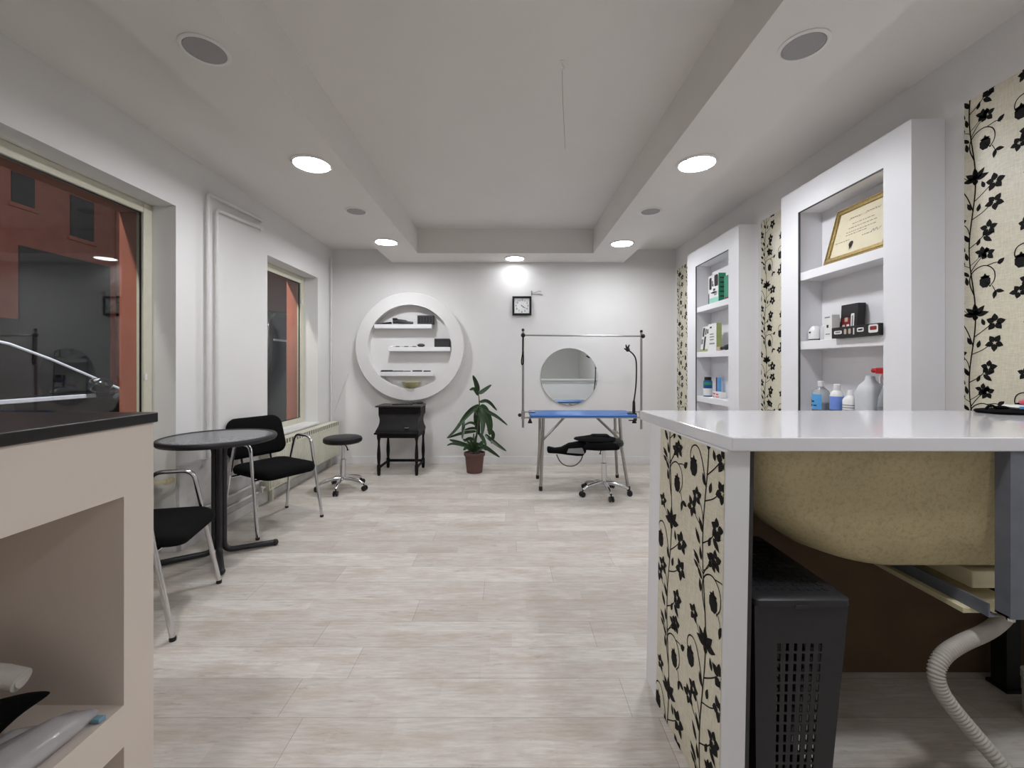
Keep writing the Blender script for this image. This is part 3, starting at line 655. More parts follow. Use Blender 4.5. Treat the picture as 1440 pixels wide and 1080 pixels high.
bt = bottle('shampoo_bottle', 'clear bottle with sky blue label and dark liquid, far end of bottom shelf', 2.035, 2.785, .9525, [(.046, 0), (.05, .005), (.05, .125), (.044, .148), (.018, .17), (.015, .18)], 'clearpl', (.017, .176, .212, 'white'), None, 'bottle', 'bottles in the near cabinet')
MB().lathe([(.0465, .004), (.0465, .07)], seg=24).obj('liquid', 'darkliq', bt, local=True)
lbm = MB(); rr = .0506
for i in range(9): pass
lbm.loft([[(rr * math.cos(a), rr * math.sin(a), h) for a in [PI * .70 + i * PI * .62 / 10 for i in range(11)]] for h in (.03, .126)], closed=False, cap0=False, cap1=False)
lbm.obj('label', 'label_blue', bt, local=True)
lp = MB()
for a0, a1, h0, h1 in ((.78, .9, .07, .09), (.92, 1.05, .075, .085), (.8, .95, .045, .06), (1.0, 1.15, .05, .058)):
    lp.loft([[(.0511 * math.cos(PI * (a0 + (a1 - a0) * i / 4)), .0511 * math.sin(PI * (a0 + (a1 - a0) * i / 4)), h) for i in range(5)] for h in (h0, h1)], closed=False, cap0=False, cap1=False)
lp.obj('label_print', 'darkliq', bt, local=True)
b2 = bottle('shampoo_bottle', 'white bottle with violet blue label, second from far end', 2.04, 2.655, .9525, [(.034, 0), (.037, .004), (.037, .125), (.03, .145), (.016, .16)], 'white', (.018, .158, .198, 'white'), [(.0376, .018, .122, 'label_vio')], 'bottle', 'bottles in the near cabinet')
MB().lathe([(.0379, .024), (.0379, .04)], seg=24, caps=False).obj('label_band', 'inkblue', b2, local=True)
bottle('shampoo_bottle', 'small plain white bottle with grey lettering, third from far end', 2.04, 2.55, .9525, [(.036, 0), (.039, .004), (.039, .105), (.03, .122), (.014, .135)], 'white', (.014, .13, .165, 'white'), [(.0394, .075, .080, 'greypl'), (.0394, .06, .065, 'greypl'), (.0394, .045, .049, 'greypl')], 'bottle', 'bottles in the near cabinet')
jug = thing('jug', 'large cloudy white jug between small bottles and red trigger sprayer', 'jug', (2.06, 2.435, .9525))
MB().loft([rrect(-.055, .055, -.06, .06, .03, h) if h < .2 else rrect(-.03, .03, -.035, .035, .025, h) for h in (0, .004, .10, .16)] + [rrect(-.045, .045, -.045, .045, .03, .20), rrect(-.022, .022, -.022, .022, .018, .23), rrect(-.02, .02, -.02, .02, .018, .255)]).obj('body', 'milky', jug, local=True)
spb = thing('spray_bottle', 'clear spray bottle with red trigger head on bottom shelf of near cabinet', 'spray bottle', (2.05, 2.315, .9525), 0)
MB().lathe([(.038, 0), (.041, .005), (.041, .10), (.037, .14), (.022, .19), (.014, .215), (.014, .24)], seg=24).obj('body', 'clearpl', spb, local=True)
MB().lathe([(.0414, .02), (.0414, .085)], seg=24, caps=False).obj('label', 'greypl', spb, local=True)
hd = MB(); hd.lathe([(.018, .235), (.018, .262)], seg=18); hd.box(-.014, .014, -.045, .06, .268, .302); hd.box(-.012, .012, -.02, .02, .258, .270)
hd.obj('head', 'red_pl', spb, local=True, bevel=.005)
MB().lathe([(.011, .06), (.013, .066), (.013, .088), (.010, .09)], (0, 0, .285), 14, 'y').obj('nozzle', 'red_pl', spb, local=True)
MB().tube([(0, .028, .268), (0, .045, .245), (0, .040, .215)], .006, 10, smooth=2).obj('trigger', 'white', spb, local=True)

# ------------------------------------------------------------------ back wall: clock, round niche shelf, mirror, wall bracket
ck = thing('wall_clock', 'square black framed wall clock with white face on back wall', 'clock', (.163, YB - .02, 2.024))
S = .122; f = MB()
for x0, x1, z0, z1 in ((-S, S, -S, -S + .026), (-S, S, S - .026, S), (-S, -S + .026, -S + .026, S - .026), (S - .026, S, -S + .026, S - .026)):
    f.box(.163 + x0, .163 + x1, YB - .04, YB - .001, 2.024 + z0, 2.024 + z1)
f.obj('frame', 'blackpl', ck, bevel=.005)
fc = MB().box(.163 - S + .02, .163 + S - .02, YB - .024, YB - .002, 2.024 - S + .02, 2.024 + S - .02, 0)
for n in range(1, 13):
    a = math.radians(90 - 30 * n); q = .076
    text_mesh(str(n), .036, lambda x, y, a=a, q=q: (.163 + q * math.cos(a) + x, YB - .0248, 2.024 + q * math.sin(a) + y), fc, 1)
fc.obj('dial', ['clock_face', 'blackbox'], ck, smooth=False)
for ang, ln, wd, yy in ((-40, .045, .009, .027), (-30 + 0, .078, .005, .0285)):
    a = math.radians(ang); d = Vector((math.cos(a), 0, math.sin(a))); nrm = Vector((-d.z, 0, d.x)) * wd / 2; c0 = Vector((.163, YB - yy, 2.024))
    MB().prism([c0 - d * .015 + nrm, c0 - d * .015 - nrm, c0 + d * ln - nrm * .5, c0 + d * ln + nrm * .5], (0, .001, 0)).obj('hand', 'blackpl', ck, smooth=False)

RX, RZ, RO, RI, RY = -1.252, 1.499, .68, .527, 5.36
rn = thing('round_niche', 'thick white ring with three floating shelves on back wall', 'wall shelf', (RX, YB, RZ))
MB().lathe([(RI, RY), (RO - .004, RY), (RO, RY + .004), (RO, YB - .0005), (RI, YB - .0005), (RI, RY)], (RX, 0, RZ), 96, 'y', caps=False).obj('ring', 'wall', rn, angle=30)
for x0, x1, zt in ((-1.70, -.977, 1.782), (-1.524, -.74, 1.495), (-1.632, -.96, 1.182)):
    MB().box(x0, x1, RY + .012, YB - .001, zt - .054, zt).obj('shelf', 'cab', rn, bevel=.003)
Y5 = 5.425
def small(name, label, cat, m, fn):
    mb = MB(); fn(mb); return tag(mb.obj(name, m, bevel=.002), label, cat)
small('tool_pouch', 'flat black tool pouch at left end of the top niche shelf', 'pouch', 'blackfab', lambda b: b.hexa([(-1.685, 5.38, 1.7825), (-1.50, 5.38, 1.7825), (-1.50, 5.46, 1.7825), (-1.685, 5.46, 1.7825), (-1.655, 5.39, 1.795), (-1.50, 5.39, 1.812), (-1.50, 5.45, 1.812), (-1.655, 5.45, 1.795)]))
hc = thing('hair_clipper', 'dark clipper lying on the top niche shelf left of a box', 'clipper', (-1.35, Y5, 1.783))
MB().tube([(-1.475, Y5, 1.818), (-1.40, Y5, 1.822), (-1.30, Y5, 1.806), (-1.22, Y5, 1.797)], [.026, .03, .02, .011], 12, smooth=2).obj('body', 'darkgrey', hc)
MB().box(-1.478, -1.42, Y5 - .025, Y5 + .025, 1.84, 1.862).obj('head', 'blackpl', hc, bevel=.003)
kb = thing('tool_case', 'dark ridged case at right end of the top niche shelf', 'case', (-1.05, Y5, 1.783))
MB().box(-1.16, -.955, 5.385, 5.465, 1.7825, 1.895).obj('body', 'darkgrey', kb, bevel=.006)
q = MB()
for i in range(5): q.box(-1.145 + i * .037, -1.125 + i * .037, 5.381, 5.386, 1.80, 1.878)
q.obj('rib', 'blackpl', kb)
q = thing('tool_case', 'plain dark case at right end of the middle niche shelf', 'case', (-.87, Y5, 1.496))
MB().box(-.945, -.755, 5.385, 5.465, 1.4955, 1.602).obj('body', 'darkgrey', q, bevel=.005)
MB().box(-.945, -.755, 5.383, 5.4, 1.572, 1.578).obj('lid_seam', 'blackpl', q)
small('brush_head', 'small brown brush head lying on the middle niche shelf', 'brush', 'blackwood2', lambda b: b.ball((-1.12, Y5, 1.518), .05, .03, .023))
for i, (x, l, zz) in enumerate(((-1.50, .11, 1.4955), (-1.375, .09, 1.4955), (-1.265, .08, 1.4955))):
    o = thing('scissors', ('thinning scissors', 'wide scissors', 'small scissors')[i] + ' lying on the middle niche shelf, ' + ('leftmost', 'second from left', 'third from left')[i], 'scissors', (x, Y5, zz))
    a = MB(); a.tube([(x, Y5, zz + .006), (x + l * .55, Y5 - .006, zz + .006)], [.004, .003], 8); a.tube([(x, Y5 - .008, zz + .006), (x + l * .55, Y5 + .004, zz + .006)], [.004, .003], 8)
    a.obj('blade', 'steel', o)
    for sgn in (-1, 1):
        ring = [(x + l * .75 + .02 * math.cos(t * PI / 6), Y5 + sgn * .016 + .011 * math.sin(t * PI / 6), zz + .007) for t in range(13)]
        MB().tube(ring, .005, 8).obj('handle', 'blackpl', o)
for i, (x0, x1, d) in enumerate(((-1.625, -1.48, .02), (-1.47, -1.345, .014), (-1.335, -1.255, .012), (-1.225, -1.11, .018), (-1.085, -1.0, .014))):
    o = thing('comb', 'dark comb lying on the lowest niche shelf, ' + ('leftmost of five', 'second from the left', 'middle of five', 'second from the right', 'rightmost of five')[i], 'comb', ((x0 + x1) / 2, Y5, 1.1825), 0, 'combs on the lowest niche shelf')
    a = MB().box(x0, x1, Y5 - .004, Y5 + .012, 1.1825, 1.1825 + d)
    n = int((x1 - x0) / .008)
    for k in range(n): a.box(x0 + k * .008, x0 + k * .008 + .004, Y5 - .03, Y5 - .004, 1.1825, 1.1825 + d * .6)
    a.obj('comb', 'blackpl', o)
yl = thing('glass_dish', 'pale yellow glass dish at the bottom of the white ring', 'dish', (-1.245, 5.42, .974))
MB().lathe([(.03, 0), (.05, .006), (.10, .045), (.115, .075), (.110, .076), (.095, .048), (.045, .012)], (-1.245, 5.415, .976), 28).obj('bowl', 'yellow', yl)

mr = thing('round_mirror', 'round frameless mirror on back wall behind the blue table', 'mirror', (.769, YB, 1.119))
def disc(mb, r, y0, y1, tilt=math.radians(-.8)):
    rings = []
    for rr, yy in ((r, y1), (r, y0), (r * .985, y0 - .0015)):
        rings.append([(.769 + rr * math.cos(2 * PI * k / 96), yy - rr * math.sin(2 * PI * k / 96) * math.sin(tilt), 1.119 + rr * math.sin(2 * PI * k / 96)) for k in range(96)])
    mb.loft(rings)
q = MB(); disc(q, .367, YB - .011, YB - .005); q.obj('glass', 'mirror', mr, smooth=False)

wb = thing('wall_bracket', 'small bent wire bracket on back wall right of the clock', 'bracket', (.36, YB, 2.20))
q = MB()
q.tube([(.29, YB - .006, 2.195), (.285, YB - .012, 2.215), (.30, YB - .014, 2.175), (.34, YB - .012, 2.18), (.40, YB - .01, 2.175), (.43, YB - .008, 2.165)], .004, 8, smooth=2)
q.tube([(.31, YB - .01, 2.195), (.35, YB - .012, 2.20), (.385, YB - .014, 2.215), (.41, YB - .01, 2.21)], .0035, 8, smooth=2)
q.obj('wire', 'thread', wb); MB().box(.282, .296, YB - .008, YB - .0005, 2.16, 2.22).obj('plate', 'thread', wb, bevel=.002)

# ------------------------------------------------------------------ black writing desk
dk = thing('writing_desk', 'small black writing desk with turned legs under the white ring', 'desk', (-1.28, 5.08, 0))
rings = []
for z, hw, yf in ((.492, .252, 4.885), (.51, .248, 4.89), (.535, .236, 4.905), (.565, .226, 4.93), (.60, .222, 4.955), (.635, .226, 4.975), (.66, .236, 4.99), (.68, .246, 5.0), (.70, .248, 5.003), (.772, .248, 5.003)):
    rings.append([(-1.285 - hw, yf, z), (-1.285 + hw, yf, z), (-1.285 + hw, 5.29, z), (-1.285 - hw, 5.29, z)])
MB().loft(rings).obj('body', 'blackwood', dk, angle=30)
MB().box(-1.50, -1.07, 4.9985, 5.003, .705, .765).obj('upper_panel', 'blackwood', dk, bevel=.001)
MB().box(-1.567, -1.033, 4.985, 5.31, .772, .79).obj('top', 'blackwood2', dk, bevel=.004)
MB().box(-1.545, -1.038, 4.862, 5.30, .472, .492).obj('ledge', 'blackwood', dk, bevel=.006)
q = MB().box(-1.50, -1.06, 4.885, 4.897, .43, .472); q.box(-1.50, -1.06, 5.27, 5.285, .43, .472); q.box(-1.508, -1.496, 4.89, 5.28, .43, .472); q.box(-1.062, -1.05, 4.89, 5.28, .43, .472)
q.obj('apron', 'blackwood', dk)
for x, y in ((-1.495, 4.895), (-1.062, 4.895), (-1.495, 5.27), (-1.062, 5.27)):
    MB().lathe([(.014, 0), (.019, .02), (.019, .04), (.021, .055), (.021, .115), (.014, .13), (.017, .15), (.021, .21), (.020, .26), (.013, .36), (.014, .40), (.020, .42), (.022, .44), (.022, .472)], (x, y, 0), 16).obj('leg', 'blackwood', dk)
MB().box(-1.49, -1.07, 5.262, 5.282, .075, .105).obj('stretcher', 'blackwood', dk, bevel=.003)
for x in (-1.495, -1.062): MB().box(x - .01, x + .01, 4.90, 5.265, .075, .10).obj('stretcher', 'blackwood', dk, bevel=.003)
q = MB(); q.tube([(-1.20, 4.913, .545), (-1.20, 4.893, .545), (-1.16, 4.893, .545), (-1.16, 4.913, .545)], .005, 8, smooth=1); q.obj('handle', 'steel', dk)
small('scissors_case', 'thin dark case lying across the black writing desk top', 'case', 'darkgrey', lambda b: b.box(-1.40, -1.16, 5.10, 5.14, .7905, .803))
sc2 = thing('hairbrush', 'black hairbrush at the right end of the writing desk top', 'brush', (-1.10, 5.15, .79))
MB().ball((-1.085, 5.15, .812), .055, .03, .014).obj('head', 'blackpl', sc2)
MB().tube([(-1.13, 5.15, .812), (-1.20, 5.14, .800), (-1.25, 5.13, .799)], .009, 10, smooth=1).obj('handle', 'blackpl', sc2)

# ------------------------------------------------------------------ potted plant
pl = thing('potted_plant', 'green leafy plant in a brown pot against the back wall', 'plant', (-.41, 5.05, 0))
MB().lathe([(.088, 0), (.092, .004), (.112, .195), (.122, .198), (.126, .205), (.126, .235), (.118, .238), (.112, .215)], (-.41, 5.05, 0), 40).obj('pot', 'pot', pl)
MB().lathe([(.111, .205), (.06, .215), (.01, .217)], (-.41, 5.05, 0), 24).obj('soil', 'soil', pl)
PX = lambda zx, zy, dy=0: Vector(((-.41 + (zx - 305) * .001325) * (1 + dy / 5.05), 5.05 + dy, 1.27 - (1.27 - (985 - zy) * .001325) * (1 + dy / 5.05)))
q = MB(); q.tube([PX(305, 815), PX(322, 650, .02), PX(348, 480, .01), PX(350, 360), PX(338, 270)], [.011, .010, .008, .006, .004], 10, smooth=2)
q.tube([PX(300, 815, .03), PX(290, 720, .06), PX(300, 640, .08)], [.009, .006], 8, smooth=2)
q.obj('stem', 'stem', pl)
lv = MB()
def leafb(pts, width, fold=.25):
    """A lance-shaped leaf along a bent midrib."""
    P = chaikin(pts, 2); n = len(P); L, C, R = [], [], []
    for i in range(n):
        t = i / (n - 1); d = (P[min(i + 1, n - 1)] - P[max(i - 1, 0)]).normalized()
        side = d.cross(Vector((0, -1, .25))).normalized(); up = side.cross(d)
        wd = width * .5 * math.sin(PI * min(1, t * .96 + .02) ** .75) ** .9 + .001
        L.append(P[i] + side * wd + up * wd * fold); C.append(P[i]); R.append(P[i] - side * wd + up * wd * fold)
    for i in range(n - 1):
        lv.face([L[i], C[i], C[i + 1], L[i + 1]]); lv.face([C[i], R[i], R[i + 1], C[i + 1]])
LV = [([(335, 265), (325, 200), (290, 120)], 52), ([(345, 285), (385, 260), (455, 205)], 46), ([(340, 300), (305, 235), (260, 252)], 40), ([(352, 360), (425, 342), (505, 435)], 38), ([(352, 400), (440, 455), (510, 490), (600, 567)], 36),
      ([(345, 385), (270, 430), (190, 530), (150, 600)], 48), ([(345, 390), (200, 520), (130, 620), (58, 682)], 36), ([(320, 620), (200, 632), (58, 682)], 34), ([(330, 570), (270, 535), (205, 572)], 26), ([(330, 600), (280, 590), (205, 612)], 28),
      ([(355, 390), (400, 430), (445, 560), (440, 655)], 86), ([(350, 400), (320, 500), (345, 655)], 74), ([(345, 440), (385, 520), (372, 660)], 60), ([(420, 600), (480, 640), (455, 730)], 44), ([(400, 650), (480, 720), (590, 798)], 42),
      ([(370, 740), (430, 780), (530, 852)], 42), ([(350, 640), (380, 680), (410, 750)], 40), ([(300, 780), (190, 730), (80, 695)], 46), ([(250, 760), (110, 725), (58, 748)], 26), ([(300, 800), (250, 720), (200, 690)], 40),
      ([(305, 810), (310, 700), (330, 640)], 34), ([(310, 800), (370, 720), (400, 700)], 40), ([(300, 800), (240, 760), (205, 790)], 44), ([(320, 800), (380, 760), (415, 790)], 40), ([(210, 520), (205, 600), (195, 690)], 34),
      ([(305, 790), (280, 690), (250, 690)], 44), ([(345, 430), (300, 415), (330, 480)], 24), ([(310, 720), (270, 680), (215, 700)], 40), ([(300, 770), (330, 730), (360, 760)], 44)]
rng = random.Random(11)
for i, (pp, wd) in enumerate(LV):
    dy = [-.16, .14, -.05, .1, -.12, .04, -.2, .17][i % 8]
    leafb([PX(a, b_, dy * k / (len(pp) - 1)) for k, (a, b_) in enumerate(pp)], wd * .00108)
lv.obj('foliage', 'leaf', pl, angle=60)

# ------------------------------------------------------------------ grooming table with its overhead frame
gt = thing('grooming_table', 'blue topped grooming table on folding steel legs', 'table', (.76, 4.53, 0))
MB().loft([rrect(.215, 1.30, 4.30, 4.80, .03, z) for z in (.739, .757)] + [rrect(.219, 1.296, 4.304, 4.796, .028, .76)]).obj('tabletop', 'blue', gt)
q = MB(); q.loft([rrect(.213, 1.302, 4.298, 4.802, .03, z) for z in (.730, .739)]); q.obj('edge_strip', 'steel', gt)
def leg(top, knee, foot):
    o = MB().tube(corner([top, knee, foot], .05), .016, 12).obj('leg', 'steel', gt)
    MB().lathe([(.017, 0), (.019, .01), (.019, .04), (.016, .045)], (foot[0], foot[1], 0), 14).obj('rubber_foot', 'blackpl', o)
leg((.352, 4.38, .732), (.335, 4.36, .33), (.318, 4.305, .02)); leg((.34, 4.70, .732), (.335, 4.72, .33), (.317, 4.76, .02))
leg((1.135, 4.38, .732), (1.15, 4.37, .42), (1.205, 4.31, .02)); leg((1.165, 4.70, .732), (1.175, 4.72, .42), (1.215, 4.80, .02))
for x0, x1, z1 in ((.352, .57, .50), (1.14, .90, .50)):
    MB().tube([(x0, 4.39, z1), (x1, 4.40, .728)], .012, 10).obj('brace', 'steel', gt)
for x in (.345, 1.15): MB().tube([(x, 4.38, .55), (x, 4.70, .55)], .010, 10).obj('crossbar', 'steel', gt)

ga = thing('grooming_arch', 'steel overhead frame clamped to both ends of the blue table', 'frame', (.78, 4.55, .6))
for x, z0, z1 in ((.148, .60, 1.63), (1.41, .585, 1.615)):
    MB().tube([(x, 4.55, z0), (x, 4.55, z1)], .012, 14).obj('pole', 'steel', ga)
    MB().lathe([(.013, z1), (.015, z1 + .004), (.015, z1 + .018), (.009, z1 + .026)], (x, 4.55, 0), 14).obj('pole_cap', 'blackpl', ga)
MB().tube([(.148, 4.55, 1.585), (1.41, 4.55, 1.575)], .009, 12).obj('top_bar', 'steel', ga)
for x, z in ((.148, 1.585), (1.425, 1.575)): MB().ball((x, 4.545, z), .024, .024, .024).obj('knob', 'blackpl', ga)
for x, s_ in ((.148, 1), (1.41, -1)):
    q = MB().box(min(x - s_ * .02, x + s_ * .13), max(x - s_ * .02, x + s_ * .13), 4.53, 4.57, .762, .774); q.box(min(x - s_ * .02, x + s_ * .13), max(x - s_ * .02, x + s_ * .13), 4.53, 4.57, .700, .712)
    q.box(min(x - s_ * .02, x + s_ * .02), max(x - s_ * .02, x + s_ * .02), 4.525, 4.575, .695, .78)
    o = q.obj('clamp', 'steel', ga, bevel=.003)
    MB().lathe([(.006, .73), (.006, .70), (.010, .69), (.024, .655), (.024, .648)], (x + s_ * .075, 4.55, 0), 16).obj('clamp_screw', 'blackpl', o)
    MB().ball((x - s_ * .035, 4.54, .735), .02, .02, .02).obj('clamp_knob', 'blackpl', o)
ns = thing('grooming_strap', 'black noose strap hanging down the left steel pole', 'strap', (.14, 4.53, 1.4))
MB().tube([(.148, 4.528, 1.57), (.146, 4.524, 1.46), (.142, 4.522, 1.38), (.128, 4.522, 1.31), (.135, 4.522, 1.265), (.15, 4.522, 1.28), (.152, 4.522, 1.34), (.146, 4.522, 1.40)], .006, 8, smooth=2).obj('strap', 'blackfab', ns)
MB().box(.138, .154, 4.514, 4.526, 1.37, 1.41).obj('slider', 'blackpl', ns, bevel=.003)
gn = thing('dryer_holder', 'black gooseneck holder with a claw clip, right end of blue table', 'holder', (1.30, 4.42, .76))
MB().lathe([(.016, .765), (.017, .78), (.014, .88), (.010, .90)], (1.292, 4.42, 0), 16).obj('grip', 'blackpl', gn)
q = MB().box(1.225, 1.318, 4.40, 4.44, .7605, .770); q.box(1.303, 1.318, 4.40, 4.44, .70, .77); q.box(1.24, 1.318, 4.40, 4.44, .69, .70); q.obj('table_clamp', 'blackpl', gn, bevel=.003)
MB().tube([(1.292, 4.42, .89), (1.315, 4.42, 1.05), (1.32, 4.42, 1.24), (1.315, 4.42, 1.33), (1.285, 4.41, 1.38), (1.235, 4.40, 1.418)], .0075, 10, smooth=3).obj('gooseneck', 'blackpl', gn)
q = MB(); q.ball((1.222, 4.395, 1.425), .022)
for d in ((-.035, 0, .01), (-.02, 0, .045), (.012, 0, .045)):
    q.tube([(1.222, 4.395, 1.425), (1.222 + d[0] * .7 - .004, 4.385, 1.425 + d[2] * .7), (1.222 + d[0] * 1.15, 4.38, 1.425 + d[2] * 1.15)], [.011, .009, .006], 8)
q.obj('claw', 'blackpl', gn)

# ------------------------------------------------------------------ rolling stools
def make_stool(label, loc, rz):
    t = thing('rolling_stool', label, 'stool', loc, rz, 'black rolling stools')
    MB().lathe([(.14, .475), (.172, .477), (.187, .49), (.190, .51), (.183, .528), (.165, .537), (.10, .541), (.01, .542)], seg=48).obj('seat', 'leather', t, local=True)
    MB().lathe([(.09, .462), (.09, .476)], seg=24).obj('seat_plate', 'blackpl', t, local=True)
    MB().lathe([(.017, .30), (.017, .462)], seg=20).obj('gas_piston', 'chrome', t, local=True)
    MB().lathe([(.034, .10), (.034, .115), (.026, .125), (.026, .295), (.030, .297), (.030, .307), (.018, .312)], seg=24).obj('column', 'chrome', t, local=True)
    MB().tube([(.04, -.02, .46), (.085, -.045, .445), (.105, -.055, .415)], [.006, .006, .011], 10, smooth=1).obj('lever', 'blackpl', t, local=True)
    for k in range(5):
        a = 2 * PI * k / 5 + .1; d = Vector((math.cos(a), math.sin(a), 0)); s_ = Vector((-d.y, d.x, 0))
        MB().tube([d * .02 + Vector((0, 0, .115)), d * .10 + Vector((0, 0, .112)), d * .20 + Vector((0, 0, .088)), d * .232 + Vector((0, 0, .066))], [.02, .018, .015, .012], 12, smooth=1).obj('base_arm', 'chrome', t, local=True)
        c_ = d * .245; w_ = MB()
        for sg in (-1, 1):
            cc = c_ + s_ * .014 * sg
            ring = []
            for off in (-.007, .007):
                ring.append([cc + s_ * off + (d * math.cos(2 * PI * i / 20) + Vector((0, 0, 1)) * math.sin(2 * PI * i / 20)) * .026 + Vector((0, 0, .026)) for i in range(20)])
            w_.loft(ring)
        w_.tube([c_ - s_ * .02 + Vector((0, 0, .026)), c_ + s_ * .02 + Vector((0, 0, .026))], .006, 8)
        w_.tube([c_ + Vector((0, 0, .026)), c_ - d * .01 + Vector((0, 0, .07))], .006, 8)
        w_.obj('caster', 'blackpl', t, local=True)
    return t
st = make_stool('black rolling stool standing empty beside the long radiator', (-1.70, 4.36, 0), math.radians(-18))
dup(st, (.93, 4.19, 0), math.radians(268), 'black rolling stool with a black bag on it, under the blue table')

bg = thing('tool_bag', 'limp black bag with a grey patch lying across the stool', 'bag', (.85, 4.16, .542))
q = MB()
def blob(mb, c, r, seed, n=20, amp=.08):
    rg = random.Random(seed); ph = [rg.uniform(0, 6) for _ in range(6)]
    rings = []
    for j_ in range(1, n // 2):
        th = PI * j_ / (n // 2); ring = []
        for k in range(n):
            p_ = 2 * PI * k / n; d = Vector((math.sin(th) * math.cos(p_), math.sin(th) * math.sin(p_), -math.cos(th)))
            f_ = 1 + amp * (math.sin(3 * d.x * 2 + ph[0]) + math.sin(4 * d.y * 2 + ph[1]) + math.sin(5 * d.z + 2 * d.x + ph[2])) / 2
            z_ = d.z if d.z > -.4 else -.4 - (d.z + .4) * .05
            ring.append((c[0] + r[0] * d.x * f_, c[1] + r[1] * d.y * f_, c[2] + r[2] * z_ * f_))
        rings.append(ring)
    mb.loft(rings)
q.loft([[(x, 4.08 + (y_ * .05), zb + (zt - zb) * (zz + 1) / 2) for y_, zz in ((-1, -.5), (-.7, -1), (.7, -1), (1, -.5), (1, .5), (.7, 1), (-.7, 1), (-1, .5))] for x, zb, zt in ((.365, .436, .480), (.38, .432, .486), (.44, .428, .474), (.50, .422, .482), (.57, .412, .520), (.64, .404, .532), (.70, .404, .545), (.73, .44, .55))])
q.obj('flap', 'blackfab', bg, bevel=.006)
q = MB(); blob(q, (.83, 4.11, .556), (.195, .15, .034), 4); q.obj('pouch', 'blackfab', bg)
q = MB(); blob(q, (.86, 3.985, .497), (.165, .036, .058), 9, 24, .06); q.obj('hanging_side', 'blackfab', bg)
q = MB(); q.loft([rrect(.79, .96, 4.05, 4.16, .02, z_) for z_ in (.572, .592)] + [rrect(.80, .95, 4.06, 4.15, .02, .600)]); q.obj('top_flap', 'blackfab', bg)
q = MB().hexa([(.545, 4.024, .440), (.715, 4.024, .428), (.715, 4.034, .428), (.545, 4.034, .440), (.56, 4.024, .478), (.69, 4.024, .486), (.69, 4.034, .486), (.56, 4.034, .478)]); q.obj('patch', 'greypl', bg)
MB().tube([(.45, 4.05, .42), (.48, 4.04, .35), (.54, 4.04, .31), (.62, 4.04, .31), (.68, 4.04, .36), (.70, 4.05, .42)], .006, 8, smooth=3).obj('strap', 'wire', bg)

# ------------------------------------------------------------------ armchairs and the round table
def make_chair(label, loc, rz):
    t = thing('armchair', label, 'chair', loc, rz, 'black visitor armchairs with chrome arms')
    for sg in (-1, 1):
        y = .268 * sg; yi = .250 * sg
        pts = corner([(.235, y, .012), (.112, yi, .668), (-.085, yi, .668), (-.155, yi, .46), (-.235, y, .012)], .055)
        fr = MB().tube(pts, .0125, 14).obj('arm_frame', 'chrome', t, local=True)
        for x in (.235, -.235): MB().lathe([(.0135, 0), (.0145, .003), (.0145, .016), (.013, .019)], (x, y, 0), 12).obj('foot_cap', 'blackpl', fr, local=True)
    for x, z in ((.15, .405), (-.13, .405)):
        MB().tube([(x, -.255, z), (x, .255, z)], .010, 12).obj('cross_tube', 'chrome', t, local=True)
    s_ = MB(); rings = []
    for z, ins, r in ((.416, .03, .07), (.425, .006, .085), (.450, 0, .09), (.470, .010, .085), (.478, .035, .07), (.480, .09, .05)):
        rings.append([(x, y, z - (.020 * max(0, (x - .10) / .145) ** 2) + .010 * max(0, (-.12 - x) / .09)) for x, y, _ in rrect(-.215 + ins, .25 - ins, -.238 + ins, .238 - ins, r, z, 8)])
    s_.loft(rings); s_.obj('seat', 'blackfab', t, local=True, angle=60)
    b_ = MB(); rings = []
    for dx, ins, r in ((-.022, .03, .06), (-.012, .006, .07), (.004, 0, .075), (.016, .008, .07), (.023, .035, .06), (.025, .09, .04)):
        ring = []
        for u, v, _ in rrect(-.245 + ins, .245 - ins, .515 + ins, .835 - ins * .9, r, 0, 8):
            curve = .022 * (u / .245) ** 2; lean = -.22 * (v - .515)
            ring.append((-.235 + dx + curve + lean + .012, u * (1 - .10 * max(0, (v - .68) / .155)), v))
        rings.append(ring)
    b_.loft(rings); b_.obj('backrest', 'blackfab', t, local=True, angle=60)
    for y in (-.12, .12):
        MB().tube(corner([(-.06, y, .420), (-.215, y, .424), (-.262, y, .60)], .03), .008, 10).obj('back_bracket', 'blackpl', t, local=True)
    return t
ch = make_chair('black armchair near the reception desk, partly hidden by it', (-1.845, 2.162, 0), math.radians(15))
dup(ch, (-1.90, 3.443, 0), math.radians(-29), 'black armchair behind the round table, its whole back in view')

tb = thing('round_table', 'round grey topped cafe table with dark rim and four bent feet', 'table', (-1.93, 2.84, 0))
MB().lathe([(.012, .774), (.315, .774), (.316, .793), (.01, .794)], (-1.93, 2.84, 0), 72).obj('tabletop', 'tabletop', tb)
MB().lathe([(.312, .770), (.322, .762), (.333, .764), (.340, .775), (.340, .786), (.334, .796), (.322, .799), (.314, .795), (.312, .770)], (-1.93, 2.84, 0), 72, caps=False).obj('rim', 'darktube', tb)
for k, (dx, dy) in enumerate(((.275, .16), (.2, -.274), (-.275, -.16), (-.2, .274))):
    d = Vector((dx, dy, 0)).normalized(); c0 = Vector((-1.93, 2.84, 0)); o_ = d * .026
    pts = [c0 + d * .16 + Vector((0, 0, .757))] + corner([c0 + d * .15 + Vector((0, 0, .757)), c0 + o_ + Vector((0, 0, .745)), c0 + o_ + Vector((0, 0, .03)), c0 + d * .325 + Vector((0, 0, .022))], .06)
    lg = MB().tube(pts[1:], .0185, 14).obj('leg', 'darktube', tb)
    MB().ball(tuple(c0 + d * .327 + Vector((0, 0, .0225))), .0215).obj('foot_cap', 'blackpl', lg)

